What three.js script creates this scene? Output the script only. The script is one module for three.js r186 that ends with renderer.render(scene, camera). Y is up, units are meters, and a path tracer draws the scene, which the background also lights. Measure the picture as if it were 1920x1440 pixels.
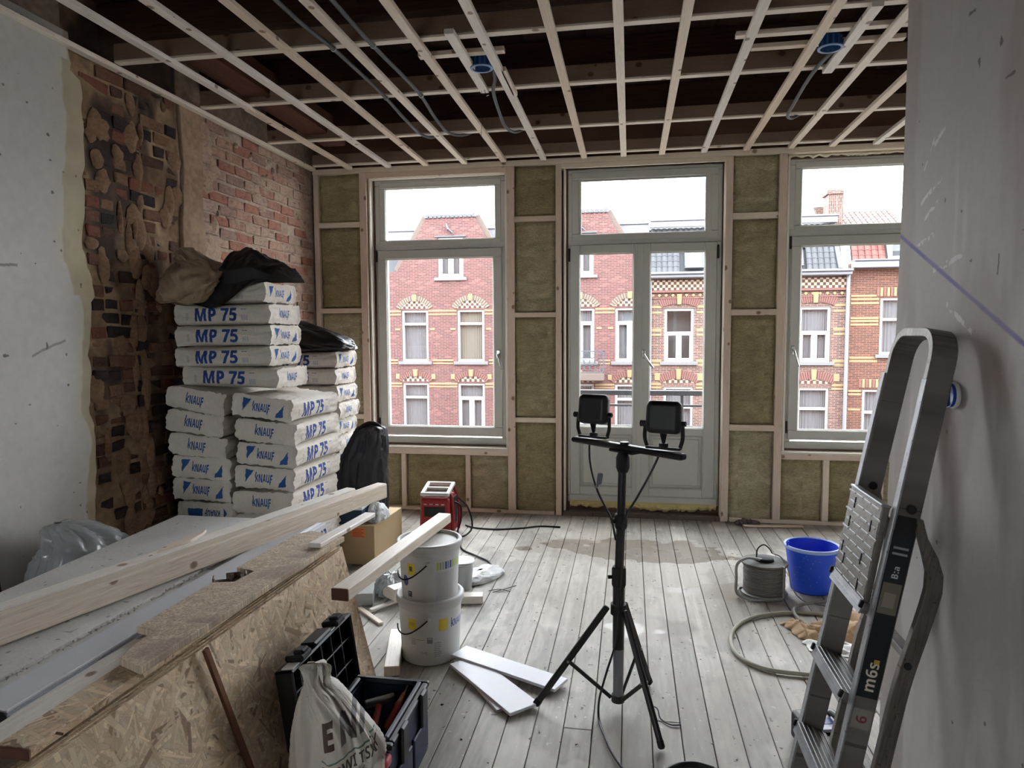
import * as THREE from 'three';
import { mergeGeometries } from 'three/addons/utils/BufferGeometryUtils.js';
import { RoundedBoxGeometry } from 'three/addons/geometries/RoundedBoxGeometry.js';

// ---------- camera, sky, exposure ----------
const scene = new THREE.Scene();
const camera = new THREE.PerspectiveCamera(57.94, 4 / 3, 0.05, 200);
camera.position.set(0, 1.55, 0);
camera.rotation.set(-0.073133, 0.168779, -0.005752, 'YXZ');
scene.background = new THREE.Color().setRGB(0.915, 0.96, 1.015);   // flat overcast sky
scene.backgroundIntensity = 18.0;
const renderer = new THREE.WebGLRenderer({ antialias: true });
renderer.toneMapping = THREE.LinearToneMapping;
renderer.toneMappingExposure = 1.0;
renderer.shadowMap.enabled = true;

// ---------- helpers ----------
let seed = 12345;
const rnd = () => { seed = (seed + 0x6d2b79f5) | 0; let t = Math.imul(seed ^ (seed >>> 15), 1 | seed); t = (t + Math.imul(t ^ (t >>> 7), 61 | t)) ^ t; return ((t ^ (t >>> 14)) >>> 0) / 4294967296; };
const rr = (a, b) => a + (b - a) * rnd();
const hash = (x, y) => { let h = Math.imul(x, 374761393) ^ Math.imul(y, 668265263); h = Math.imul(h ^ (h >>> 13), 1274126177); return ((h ^ (h >>> 16)) >>> 0) / 4294967296; };
const mix = (a, b, t) => a + (b - a) * t;
const clamp = (x, a = 0, b = 1) => Math.min(b, Math.max(a, x));
const sstep = (a, b, x) => { const t = clamp((x - a) / (b - a)); return t * t * (3 - 2 * t); };
const TABLE = new Float32Array(65536); for (let i = 0; i < 65536; i++) TABLE[i] = hash(i & 255, i >> 8);
function noise(x, y, per = 0) {      // value noise, optionally repeating every per cells
  const x0 = Math.floor(x), y0 = Math.floor(y), fx = x - x0, fy = y - y0, u = fx * fx * (3 - 2 * fx), v = fy * fy * (3 - 2 * fy);
  let xa = x0, xb = x0 + 1, ya = y0, yb = y0 + 1;
  if (per) { xa = ((xa % per) + per) % per; xb = ((xb % per) + per) % per; ya = ((ya % per) + per) % per; yb = ((yb % per) + per) % per; }
  xa &= 255; xb &= 255; ya = (ya & 255) << 8; yb = (yb & 255) << 8;
  const a = TABLE[ya | xa], b = TABLE[ya | xb], c = TABLE[yb | xa], d = TABLE[yb | xb], p = a + (b - a) * u;
  return p + (c + (d - c) * u - p) * v;
}
const fbm = (x, y, oct = 4, per = 0) => { let s = 0, a = 0.5, t = 0; for (let i = 0; i < oct; i++) { s += a * noise(x, y, per); t += a; a *= 0.5; x = x * 2 + 17; y = y * 2 + 31; per *= 2; } return s / t; };

const used = new Map();
function numbered(name) { const n = used.get(name) ?? 0; used.set(name, n + 1); return n ? name + '_' + String(n).padStart(3, '0') : name; }
function M(name, geo, mat, parent = scene, pos, rot) {
  const m = new THREE.Mesh(geo, mat);
  m.name = parent === scene ? numbered(name) : name;
  m.castShadow = m.receiveShadow = true;
  if (pos) m.position.set(...pos);
  if (rot) m.rotation.set(...rot);
  parent.add(m);
  return m;
}
function tag(o, label, category, group) { Object.assign(o.userData, { label, category }); if (group) o.userData.group = group; return o; }
function thing(name, label, category, pos = [0, 0, 0], turn = 0, group) {
  const o = new THREE.Group(); o.name = numbered(name); scene.add(o);
  o.position.set(...pos); o.rotation.y = turn;
  return tag(o, label, category, group);
}
function structure(name, geo, mat) { const o = geo ? new THREE.Mesh(geo, mat) : new THREE.Group(); o.name = name; o.castShadow = o.receiveShadow = true; o.userData.kind = 'structure'; scene.add(o); return o; }
const clean = (g) => { g = g.index ? g.toNonIndexed() : g; for (const k of Object.keys(g.attributes)) if (!['position', 'normal', 'uv'].includes(k)) g.deleteAttribute(k); g.clearGroups(); return g; };
const merge = (list) => mergeGeometries(list.map(clean));
const at = (g, x, y, z, rx = 0, ry = 0, rz = 0) => g.applyMatrix4(new THREE.Matrix4().compose(new THREE.Vector3(x, y, z), new THREE.Quaternion().setFromEuler(new THREE.Euler(rx, ry, rz)), new THREE.Vector3(1, 1, 1)));

// chamfered box with uv in metres, u along the longest side of each face's box
function cbox(w, h, d, b = 0.003, ou = 0, ov = 0) {
  const P = [], N = [], U = [], hx = w / 2, hy = h / 2, hz = d / 2; b = Math.min(b, hx * 0.9, hy * 0.9, hz * 0.9);
  const long = w >= h && w >= d ? 0 : h >= d ? 1 : 2;
  const pt = (sx, sy, sz, ax) => [sx * (hx - (ax === 0 ? 0 : b)), sy * (hy - (ax === 1 ? 0 : b)), sz * (hz - (ax === 2 ? 0 : b))];
  const tri = (a, c, e) => {
    const ux = c[0] - a[0], uy = c[1] - a[1], uz = c[2] - a[2], vx = e[0] - a[0], vy = e[1] - a[1], vz = e[2] - a[2];
    let n = [uy * vz - uz * vy, uz * vx - ux * vz, ux * vy - uy * vx]; const l = Math.hypot(...n) || 1; n = n.map((q) => q / l);
    if (n[0] * (a[0] + c[0] + e[0]) + n[1] * (a[1] + c[1] + e[1]) + n[2] * (a[2] + c[2] + e[2]) < 0) { n = n.map((q) => -q); [c, e] = [e, c]; }
    const ax = Math.abs(n[0]) > 0.8 ? 0 : Math.abs(n[1]) > 0.8 ? 1 : Math.abs(n[2]) > 0.8 ? 2 : Math.abs(n[0]) >= Math.abs(n[1]) && Math.abs(n[0]) >= Math.abs(n[2]) ? 0 : Math.abs(n[1]) >= Math.abs(n[2]) ? 1 : 2;
    const ua = ax === long ? (long + 1) % 3 : long, va = 3 - ax - ua;
    for (const p of [a, c, e]) { P.push(...p); N.push(...n); U.push(p[ua] + ou, p[va] + ov + ax * 0.13); }
  };
  const quad = (a, c, e, f) => { tri(a, c, e); tri(a, e, f); };
  for (const s of [-1, 1]) {
    quad(pt(s, -1, -1, 0), pt(s, 1, -1, 0), pt(s, 1, 1, 0), pt(s, -1, 1, 0));
    quad(pt(-1, s, -1, 1), pt(1, s, -1, 1), pt(1, s, 1, 1), pt(-1, s, 1, 1));
    quad(pt(-1, -1, s, 2), pt(1, -1, s, 2), pt(1, 1, s, 2), pt(-1, 1, s, 2));
  }
  if (b > 0) {
    for (const s of [-1, 1]) for (const t of [-1, 1]) {
      quad(pt(s, t, -1, 0), pt(s, t, 1, 0), pt(s, t, 1, 1), pt(s, t, -1, 1));
      quad(pt(s, -1, t, 0), pt(s, 1, t, 0), pt(s, 1, t, 2), pt(s, -1, t, 2));
      quad(pt(-1, s, t, 1), pt(1, s, t, 1), pt(1, s, t, 2), pt(-1, s, t, 2));
      for (const q of [-1, 1]) tri(pt(s, t, q, 0), pt(s, t, q, 1), pt(s, t, q, 2));
    }
  }
  const g = new THREE.BufferGeometry();
  g.setAttribute('position', new THREE.Float32BufferAttribute(P, 3)); g.setAttribute('normal', new THREE.Float32BufferAttribute(N, 3)); g.setAttribute('uv', new THREE.Float32BufferAttribute(U, 2));
  return g;
}
const span = (x0, x1, y0, y1, z0, z1, b = 0.003) => cbox(Math.abs(x1 - x0), Math.abs(y1 - y0), Math.abs(z1 - z0), b, rr(0, 2), rr(0, 1)).translate((x0 + x1) / 2, (y0 + y1) / 2, (z0 + z1) / 2);
// a bar of section w (sideways) x h (upwards) from a to b, long axis = local x
function stick(a, b, w, h, bevel = 0.003, up = [0, 1, 0]) {
  const A = new THREE.Vector3(...a), B = new THREE.Vector3(...b), d = B.clone().sub(A), L = d.length(); d.normalize();
  const s = new THREE.Vector3().crossVectors(d, new THREE.Vector3(...up)).normalize(), u = new THREE.Vector3().crossVectors(s, d);
  return cbox(L, h, w, bevel, rr(0, 2), rr(0, 1)).applyMatrix4(new THREE.Matrix4().makeBasis(d, u, s).setPosition(A.add(B).multiplyScalar(0.5)));
}
const V3 = (p) => new THREE.Vector3(...p);
const tube = (pts, r, seg = 40, rad = 8, closed = false) => new THREE.TubeGeometry(new THREE.CatmullRomCurve3(pts.map(V3), closed), seg, r, rad, closed);
const rod = (a, b, r, rad = 12, r2 = r) => { const A = V3(a), B = V3(b), d = B.clone().sub(A), g = new THREE.CylinderGeometry(r2, r, d.length(), rad); return g.applyMatrix4(new THREE.Matrix4().compose(A.add(B).multiplyScalar(0.5), new THREE.Quaternion().setFromUnitVectors(new THREE.Vector3(0, 1, 0), d.normalize()), new THREE.Vector3(1, 1, 1))); };
const lathe = (prof, seg = 48) => new THREE.LatheGeometry(prof.map(([x, y]) => new THREE.Vector2(x, y)), seg);
function extrude(pts, depth, bevel = 0) {
  const s = new THREE.Shape(pts.map(([x, y]) => new THREE.Vector2(x, y)));
  return new THREE.ExtrudeGeometry(s, { depth: depth - 2 * bevel, bevelEnabled: bevel > 0, bevelSize: bevel, bevelThickness: bevel, bevelSegments: 1, bevelOffset: -bevel }).translate(0, 0, bevel - depth / 2);
}
// a grid surface f(u, v) -> [x, y, z], with smooth normals
function surf(nu, nv, f, uvf) {
  const P = [], U = [], I = [];
  for (let j = 0; j <= nv; j++) for (let i = 0; i <= nu; i++) { const u = i / nu, v = j / nv; P.push(...f(u, v)); U.push(...(uvf ? uvf(u, v) : [u, v])); }
  for (let j = 0; j < nv; j++) for (let i = 0; i < nu; i++) { const a = j * (nu + 1) + i, b = a + 1, c = a + nu + 1, d = c + 1; I.push(a, b, d, a, d, c); }
  const g = new THREE.BufferGeometry();
  g.setAttribute('position', new THREE.Float32BufferAttribute(P, 3)); g.setAttribute('uv', new THREE.Float32BufferAttribute(U, 2)); g.setIndex(I); g.computeVertexNormals();
  return g;
}
// a soft closed body lofted through rings [y, cx, cz, rx, rz]; power makes the ring boxy, folds wrinkle it
function loft(rings, { nu = 72, nv = 48, power = 2.4, fold = 0.02, ff = 9, fv = 4, s = 0, uvf, lean = 0 } = {}) {
  const cs = new THREE.CatmullRomCurve3(rings.map((r) => new THREE.Vector3(r[1], r[0], r[2])), false, 'catmullrom', 0.5);
  const rs = new THREE.CatmullRomCurve3(rings.map((r) => new THREE.Vector3(r[3], 0, r[4])), false, 'catmullrom', 0.5);
  return surf(nu, nv, (u, v) => {
    const c = cs.getPoint(v), r = rs.getPoint(v), a = u * Math.PI * 2, ca = Math.cos(a), sa = Math.sin(a);
    const k = Math.pow(Math.pow(Math.abs(ca), power) + Math.pow(Math.abs(sa), power), -1 / power);
    const edge = Math.min(1, Math.min(v, 1 - v) * 8 + 0.15), n1 = (fbm(ca * ff * 0.35 + 40 + s, sa * ff * 0.35 + v * fv + s, 4) - 0.5) * 2, n2 = Math.abs(fbm(ca * ff * 0.7 + v * 3 + s * 3, sa * ff * 0.7 + v * fv * 1.7 + 9, 3) - 0.5) * -3 + 0.5;
    const w = fold * (n1 + n2) * edge;
    return [c.x + ca * k * (Math.max(r.x, 0) + w), c.y + fold * 0.5 * n1 * edge + lean * ca * r.x, c.z + sa * k * (Math.max(r.z, 0) + w)];
  }, uvf);
}

// ---------- textures ----------
function tex(w, h, fn, { srgb = true, rep = [1, 1] } = {}) {
  const d = new Uint8Array(w * h * 4);
  for (let y = 0; y < h; y++) for (let x = 0; x < w; x++) { const c = fn(x / w, y / h), k = (y * w + x) * 4; d[k] = clamp(c[0], 0, 255); d[k + 1] = clamp(c[1], 0, 255); d[k + 2] = clamp(c[2], 0, 255); d[k + 3] = 255; }
  const t = new THREE.DataTexture(d, w, h); t.magFilter = THREE.LinearFilter; t.minFilter = THREE.LinearMipmapLinearFilter; t.generateMipmaps = true; t.wrapS = t.wrapT = THREE.RepeatWrapping; t.repeat.set(...rep);
  if (srgb) t.colorSpace = THREE.SRGBColorSpace; t.needsUpdate = true; return t;
}
function canvas(w, h, draw, { rep = [1, 1] } = {}) {
  const c = document.createElement('canvas'); c.width = w; c.height = h; draw(c.getContext('2d'), w, h);
  const t = new THREE.CanvasTexture(c); t.colorSpace = THREE.SRGBColorSpace; t.wrapS = t.wrapT = THREE.RepeatWrapping; t.repeat.set(...rep); return t;
}
const lerp3 = (a, b, t) => [mix(a[0], b[0], t), mix(a[1], b[1], t), mix(a[2], b[2], t)];
const mul3 = (a, k) => [a[0] * k, a[1] * k, a[2] * k];

// sawn softwood, 2 m along the grain x 0.5 m across
function woodTex(light, dark, knotC, nk, sd, contrast = 1) {
  const knots = []; for (let i = 0; i < nk; i++) knots.push([hash(i, sd), hash(i + 50, sd), 0.006 + 0.012 * hash(i + 99, sd)]);
  return tex(1024, 512, (u, v) => {
    let y = v * 0.5, x = u * 2, k = 0, dy = 0;
    for (const [kx, ky, kr] of knots) { let ddx = Math.abs(u - kx); ddx = Math.min(ddx, 1 - ddx) * 2; let ddy = v - ky; ddy -= Math.round(ddy); ddy *= 0.5; const q = Math.hypot(ddx * 0.8, ddy) / kr; k = Math.max(k, 1 - sstep(0.55, 1.15, q + 0.25 * (noise(u * 300, v * 300) - 0.5))); dy += ddy / (1 + q * q) * 1.2; }
    const w = fbm(u * 6, v * 8 + sd, 3, 8), g = 0.5 + 0.5 * Math.sin((y + dy) * 330 + w * 26), f = fbm(u * 16, v * 128, 3, 128), fine = noise(u * 40, v * 512, 512);
    let c = lerp3(light, dark, clamp((0.2 * g * (0.4 + w) + 0.62 * f + 0.3 * w - 0.2) * contrast)); c = mul3(c, 0.95 + 0.1 * fine);
    return lerp3(c, knotC, k * 0.75);
  }, { rep: [0.5, 2] });
}
const T = {};
T.pine = woodTex([247, 242, 235], [231, 222, 209], [128, 98, 74], 14, 3);
T.pineDirty = woodTex([236, 228, 216], [204, 190, 171], [116, 90, 68], 10, 7, 1.1);
T.oldWood = woodTex([120, 84, 60], [70, 46, 33], [40, 28, 22], 6, 11, 1.3);
// painted, worn floor boards; board pitch 0.114 m across x; covers x -2.8..2.9, z -5.9..0.1
const PITCH = 0.114, SEAM0 = -0.022;
function floorRGB(u, v) {
  const x = -2.8 + u * 5.7, z = -5.9 + v * 6, id = Math.floor((x - SEAM0) / PITCH), fx = (x - SEAM0) / PITCH - id;
  const tone = 0.85 + 0.2 * hash(id, 5), L = fbm(x * 1.3 + 3, z * 1.1, 4), streak = fbm(x * 40 + id * 7, z * 1.6, 4), fine = fbm(x * 90, z * 14, 3), dirt = fbm(x * 3.1 + 20, z * 2.3 + 5, 5);
  let c = lerp3([192, 190, 185], [156, 153, 147], clamp(0.55 * L + 0.7 * streak - 0.18)); c = mul3(c, tone * (0.9 + 0.2 * fine));
  c = lerp3(c, [118, 114, 108], sstep(0.56, 0.72, dirt) * 0.5 * (0.5 + streak * 0.6));
  c = lerp3(c, [214, 212, 206], sstep(0.60, 0.70, fbm(x * 4.3 + 60, z * 3 + 70, 4)) * 0.45);
  if (noise(x * 55 + 7, z * 55) > 0.945 && noise(x * 9, z * 9 + 4) > 0.5) c = mul3(c, 0.45);
  if (noise(x * 70 + 90, z * 70) > 0.955) c = lerp3(c, [232, 232, 228], 0.7);
  // damp patches and footprints in front of the balcony door
  const w1 = sstep(0.05, 0.0, Math.hypot((x - 0.05) / 0.78, (z + 4.98) / 0.30) - 0.75 + (fbm(x * 4, z * 6, 4) - 0.5) * 1.5);
  const w2 = sstep(0.05, 0.0, Math.hypot((x - 0.5) / 0.34, (z + 4.2) / 0.2) - 0.55 + (fbm(x * 6 + 9, z * 7, 4) - 0.5) * 1.5);
  const w3 = sstep(0.05, 0.0, Math.hypot((x + 0.05) / 0.42, (z + 3.62) / 0.16) - 0.45 + (fbm(x * 6 + 31, z * 7 + 8, 4) - 0.5) * 1.6);
  const arc = (cx, cz, r, a0, a1) => { const q = Math.hypot(x - cx, z - cz), a = Math.atan2(z - cz, x - cx); return a > a0 && a < a1 && noise(x * 18, z * 18) > 0.25 ? sstep(0.022, 0.008, Math.abs(q - r)) : 0; };
  const scuff = Math.max(arc(-1.1, -3.6, 0.75, -0.6, 0.2), arc(0.2, -3.75, 0.5, -0.2, 0.7), arc(-0.9, -3.3, 0.5, -0.7, 0.1));
  const wet = Math.max(w1, w2 * 0.8, w3 * 0.55, scuff * 0.5);
  c = lerp3(c, mul3([150, 140, 128], 0.78), wet * 0.55);
  c = mul3(c, 1 - 0.12 * sstep(0.05, 0.0, Math.min(fx, 1 - fx)));
  c = lerp3(c, [138, 130, 120], 0.55 * sstep(0.50, 0.66, fbm(x * 1.5 + 2, z * 1.2 + 44, 5)) * (0.5 + 0.7 * streak));
  c = mul3(c, 0.99); c = [c[0], c[1] * 0.99, c[2] * 0.965];
  return [c, wet];
}
T.floor = tex(1536, 1536, (u, v) => floorRGB(u, v)[0]);
T.floorRough = tex(384, 384, (u, v) => { const r = floorRGB(u, v), k = 0.62 - 0.36 * r[1] - 0.1 * (fbm(u * 30, v * 30, 3) - 0.5); return [0, k * 255, 0]; }, { srgb: false });
// old painted plaster on the left wall (u = z -3.1..0.9 backwards, v = y 0..3)
T.plaster = tex(1024, 1024, (u, v) => {
  const z = -3.2 + u * 4, y = v * 3, e = -3.06 + 0.05 * (fbm(y * 3, 7, 4) - 0.5) * 2 + (y < 2.9 && y > 1.75 ? 0.0 : -0.04) + 0.04 * (noise(y * 4, 9) - 0.5);
  let c = lerp3([206, 203, 198], [188, 185, 181], fbm(z * 2, y * 2, 4)); c = mul3(c, 0.97 + 0.06 * fbm(z * 30, y * 30, 3));
  const edge = sstep(e + 0.012, e - 0.004, z + 0.03 * (fbm(y * 14, z * 14, 3) - 0.5)); c = lerp3(c, lerp3([186, 174, 148], [156, 142, 116], fbm(z * 12, y * 12, 3)), edge);
  c = lerp3(c, [196, 190, 172], 0.5 * sstep(e + 0.14, e + 0.02, z) * fbm(z * 8, y * 4, 3));
  if (noise(z * 26, y * 26 + 3) > 0.965) c = lerp3(c, [90, 84, 80], 0.8);
  const cr = Math.abs(y - 1.86 + 0.05 * (z + 2.6) + 0.03 * (fbm(z * 6, 3, 3) - 0.5)); if (z > -2.75 && z < -2.45 + 0.1 && cr < 0.006) c = lerp3(c, [110, 100, 95], 0.6);
  const cr2 = Math.abs(y - 1.50 + 0.35 * (z + 2.9) + 0.04 * (fbm(z * 9, 8, 3) - 0.5)); if (z > -3.0 && z < -2.8 && cr2 < 0.006) c = lerp3(c, [110, 100, 95], 0.5);
  return c;
});
// skim-coated plasterboard of the partition (u = z -2.5..-0.5, v = y 0..3)
T.drywall = tex(1024, 1536, (u, v) => {
  const z = -2.5 + u * 2, y = v * 3;
  let c = lerp3([186, 182, 178], [166, 160, 155], fbm(z * 1.7 + 4, y * 1.2, 4));
  c = lerp3(c, [196, 193, 190], 0.6 * sstep(0.5, 0.62, fbm(z * 9 + 0.8 * fbm(z * 3, y * 2, 3), y * 1.1 + 30, 4)));
  c = lerp3(c, [158, 146, 138], 0.6 * sstep(0.54, 0.66, fbm(z * 5 + 9, y * 1.3 + 5, 4)));
  c = mul3(c, 0.985 + 0.03 * fbm(z * 60, y * 60, 2));
  for (const [y0, s, z0, z1] of [[1.93, 0.35, -2.3, -2.16], [1.88, 0.4, -2.27, -2.18], [1.80, 0.2, -2.33, -2.2], [2.08, 0.5, -2.22, -2.15], [1.62, -0.5, -2.1, -1.95], [1.72, 0.15, -2.2, -2.02], [2.02, 1.1, -2.29, -2.22]]) { const q = Math.abs(y - y0 - s * (z - z0)); if (z > z0 && z < z1 && q < 0.004 + 0.006 * noise(z * 40, y * 40)) c = lerp3(c, [222, 220, 218], 0.7 * sstep(0.35, 0.6, noise(z * 90, y * 90))); }
  const bl = Math.abs(y - (1.845 - 0.452 * (z + 2.43))) , bw = 0.0045 + 0.003 * fbm(z * 20, 1, 2); if (bl < bw + 0.006) c = lerp3(c, [92, 84, 146], sstep(bw + 0.005, bw * 0.5, bl) * (0.55 + 0.4 * noise(z * 14, 2)));
  if (noise(z * 30 + 5, y * 22 + 3) > 0.972) c = lerp3(c, [88, 84, 82], 0.75);
  return c;
});
T.wool = tex(512, 512, (u, v) => { const a = fbm(u * 6, v * 14 + fbm(u * 5, v * 5, 3, 5) * 3, 5, 14), b = noise(u * 60, v * 256, 256); return mul3(lerp3([144, 135, 108], [194, 184, 152], a), 0.88 + 0.24 * b); });
T.mortar = tex(1024, 1024, (u, v) => {        // behind the bricks: u = z -5.9..-3.1, v = y 0..3
  const z = -5.9 + u * 2.8, y = v * 3, n = fbm(z * 8, y * 8, 5), n2 = fbm(z * 40, y * 40, 3), flue = sstep(-4.02, -3.96, z + 0.06 * (fbm(y * 5, 3, 3) - 0.5));
  let c = lerp3([182, 166, 150], [146, 126, 112], n); c = lerp3(c, lerp3([168, 144, 112], [98, 76, 58], clamp(n * 1.5 - 0.25)), flue);
  c = lerp3(c, [46, 36, 32], flue * sstep(0.52, 0.68, fbm(z * 3 + 8, y * 1.5, 4)) * 0.8);
  const strip = sstep(-4.20, -4.17, z) * sstep(-3.96, -3.99, z); c = lerp3(c, lerp3([190, 172, 150], [160, 140, 118], n), strip * 0.9);
  return mul3(c, 0.85 + 0.3 * n2);
});
T.brickFace = tex(256, 256, (u, v) => { const n = fbm(u * 8, v * 8, 5, 8), m = fbm(u * 32, v * 32, 3, 32), l = sstep(0.52, 0.64, fbm(u * 5 + 3, v * 5, 4)); const c = mul3(lerp3([255, 245, 238], [205, 190, 182], n), 0.82 + 0.3 * m); return lerp3(c, [250, 240, 230], l * 0.4); });
// strand board
T.osb = canvas(2048, 1024, (g, w, h) => {
  g.fillStyle = '#d8c6ac'; g.fillRect(0, 0, w, h);
  for (let i = 0; i < 9000; i++) {
    const L = 25 + hash(i, 1) * 95, W = 4 + hash(i, 2) * 17, x = hash(i, 3) * w, y = hash(i, 4) * h, a = (hash(i, 5) - 0.5) * Math.PI * (hash(i, 6) > 0.65 ? 2 : 0.9), k = hash(i, 7), sh = 0.92 + 0.2 * hash(i, 8);
    const col = k > 0.95 ? [150, 122, 96] : k > 0.8 ? [234, 216, 188] : k > 0.4 ? [222, 200, 170] : [206, 180, 148];
    for (const ox of [0, -w, w]) { if (x + ox < -130 || x + ox > w + 130) continue;
      g.save(); g.translate(x + ox, y); g.rotate(a + Math.PI / 2); g.globalAlpha = 0.8; g.fillStyle = `rgb(${col.map((c) => Math.min(255, Math.round(c * sh))).join(',')})`;
      g.beginPath(); g.moveTo(-L / 2, -W / 2 * hash(i, 9)); g.lineTo(L / 2 - L * 0.1 * hash(i, 10), -W / 2); g.lineTo(L / 2, W / 2 * hash(i, 11)); g.lineTo(-L / 2 + L * 0.1, W / 2); g.closePath(); g.fill();
      g.globalAlpha = 0.16; g.strokeStyle = '#5e4630'; g.lineWidth = 1; g.stroke(); g.restore(); }
  }
}, { rep: [1 / 2.2, 1 / 1.1] });
T.chip = tex(512, 512, (u, v) => { const n = fbm(u * 24, v * 24, 4, 24), m = noise(u * 128, v * 128, 128), d = sstep(0.5, 0.7, fbm(u * 4 + 2, v * 4, 4)); return lerp3(mul3(lerp3([216, 200, 178], [186, 164, 140], n), 0.85 + 0.3 * m), [150, 132, 116], d * 0.5); }, { rep: [1.6, 1.6] });
T.dusty = tex(512, 512, (u, v) => { const n = fbm(u * 5, v * 5, 5, 5), m = noise(u * 200, v * 200, 200), s = noise(u * 40, v * 40, 40) > 0.94 ? 0.72 : 1; return mul3(lerp3([232, 231, 229], [206, 203, 200], n), (0.96 + 0.06 * m) * s); }, { rep: [1, 1] });
T.metal = tex(512, 512, (u, v) => { const n = fbm(u * 4, v * 90, 4, 90), m = fbm(u * 9, v * 9, 4, 9), s = noise(u * 60, v * 60, 60) > 0.9 ? 0.75 : 1; return mul3([222, 222, 222], (0.74 + 0.3 * n) * (0.8 + 0.26 * m) * s); }, { rep: [2, 4] });
// far facades: bricks that are too small to tell apart; 1.76 m x 1.0 m tiles
function facadeTex(cols, joint, sd, bond) {
  return tex(1024, 1024, (u, v) => {
    const row = Math.floor(v * 16), fy = v * 16 - row, n = 8, off = bond && row % 2 ? 0.5 : row % 2 ? 0.5 : 0, fx0 = u * n + off, cI = Math.floor(fx0), fx = fx0 - cI, id = hash(cI % n, row + sd);
    let c = lerp3(cols[0], cols[1], id); if (id > 0.88) c = cols[2];
    c = mul3(c, 0.9 + 0.2 * fbm(u * 40, v * 40, 2, 40));
    const j = Math.max(sstep(0.76, 0.84, fy), sstep(0.93, 0.96, fx));
    return lerp3(c, joint, j * 0.95);
  }, { rep: [1 / 1.76, 1 / 1.0] });
}
T.redFacade = facadeTex([[80, 48, 46], [64, 40, 39], [92, 60, 56]], [112, 92, 88], 1);
T.brownFacade = facadeTex([[80, 54, 47], [58, 40, 37], [94, 66, 56]], [128, 118, 110], 21, true);
T.checker = tex(256, 64, (u, v) => { const a = Math.floor(u * 24), b = Math.floor(v * 6), k = ((a + b) % 2 + 2) % 2, q = hash(a, b); return k ? [136, 126, 108] : lerp3([66, 44, 39], [52, 38, 34], q); }, { rep: [1 / 2.4, 1 / 0.6] });

// print of the plaster bags: one atlas; rows from the top: side print, end plain, end with triangles, end upside down, bare paper
const BLUE = '#1f4f8f', INK = '#1b3f86';
function logo(g, x, y, s, flip = 1) { g.save(); g.translate(x, y); g.scale(1.5 * flip, flip); g.transform(1, 0, -0.06, 1, 0, 0); g.fillStyle = BLUE; g.font = `bold ${s}px sans-serif`; g.textBaseline = 'alphabetic'; g.textAlign = 'left'; const w = ['N', 'A', 'U', 'F'].reduce((a, c) => a + g.measureText(c).width, 0); g.font = `bold ${s * 1.25}px sans-serif`; g.fillText('k', -w / 2 - s * 0.62, 0); g.font = `bold ${s}px sans-serif`; g.fillText('NAUF', -w / 2 + s * 0.06, 0); g.strokeStyle = BLUE; g.lineWidth = 4; g.strokeText('NAUF', -w / 2 + s * 0.06, 0); g.fillRect(w / 2 - s * 0.56, -s * 0.1, s * 0.17, s * 0.3); g.restore(); }
T.bag = canvas(2048, 1280, (g, w, h) => {
  g.fillStyle = '#cfc8bd'; g.fillRect(0, 0, w, h);
  for (let i = 0; i < 900; i++) { g.globalAlpha = 0.05; g.fillStyle = hash(i, 1) > 0.5 ? '#fff' : '#8d8274'; g.beginPath(); g.ellipse(hash(i, 2) * w, hash(i, 3) * h, 10 + 60 * hash(i, 4), 4 + 14 * hash(i, 5), hash(i, 6) * 3, 0, 7); g.fill(); } g.globalAlpha = 1;
  // side print
  g.save(); g.translate(400, 205); g.transform(1.55, 0, -0.08, 1, 0, 0); g.fillStyle = INK; g.font = 'bold 215px sans-serif'; g.fillText('MP', 0, 0); g.fillText('75', 385, 0); g.strokeStyle = INK; g.lineWidth = 7; g.strokeText('MP', 0, 0); g.strokeText('75', 385, 0); g.restore();
  g.fillStyle = INK; g.globalAlpha = 0.75; g.fillRect(1450, 62, 50, 8); g.fillRect(1510, 62, 50, 8); g.globalAlpha = 0.5; for (let i = 0; i < 4; i++) for (let j = 0; j < 6; j++) g.fillRect(1460 + i * 34, 140 + j * 11, 18 + 10 * hash(i, j), 6); g.globalAlpha = 0.45; g.fillStyle = '#7b6a64'; for (let j = 0; j < 6; j++) g.fillRect(230, 110 + j * 15, 60 - 6 * (j % 3), 9); g.globalAlpha = 1;
  logo(g, 1024, 256 + 170, 128); logo(g, 1024, 512 + 170, 122); logo(g, 1190, 768 + 92, 112, -1);
  g.fillStyle = BLUE; g.beginPath(); g.moveTo(330, 512 + 40); g.lineTo(620, 512 + 40); g.lineTo(330, 512 + 185); g.fill(); g.beginPath(); g.moveTo(1740, 512 + 215); g.lineTo(1740, 512 + 70); g.lineTo(1450, 512 + 215); g.fill();
  g.fillRect(360, 768 + 80, 520, 100); g.beginPath(); g.moveTo(1640, 768 + 60); g.lineTo(1760, 768 + 130); g.lineTo(1640, 768 + 190); g.fill();
});
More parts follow.
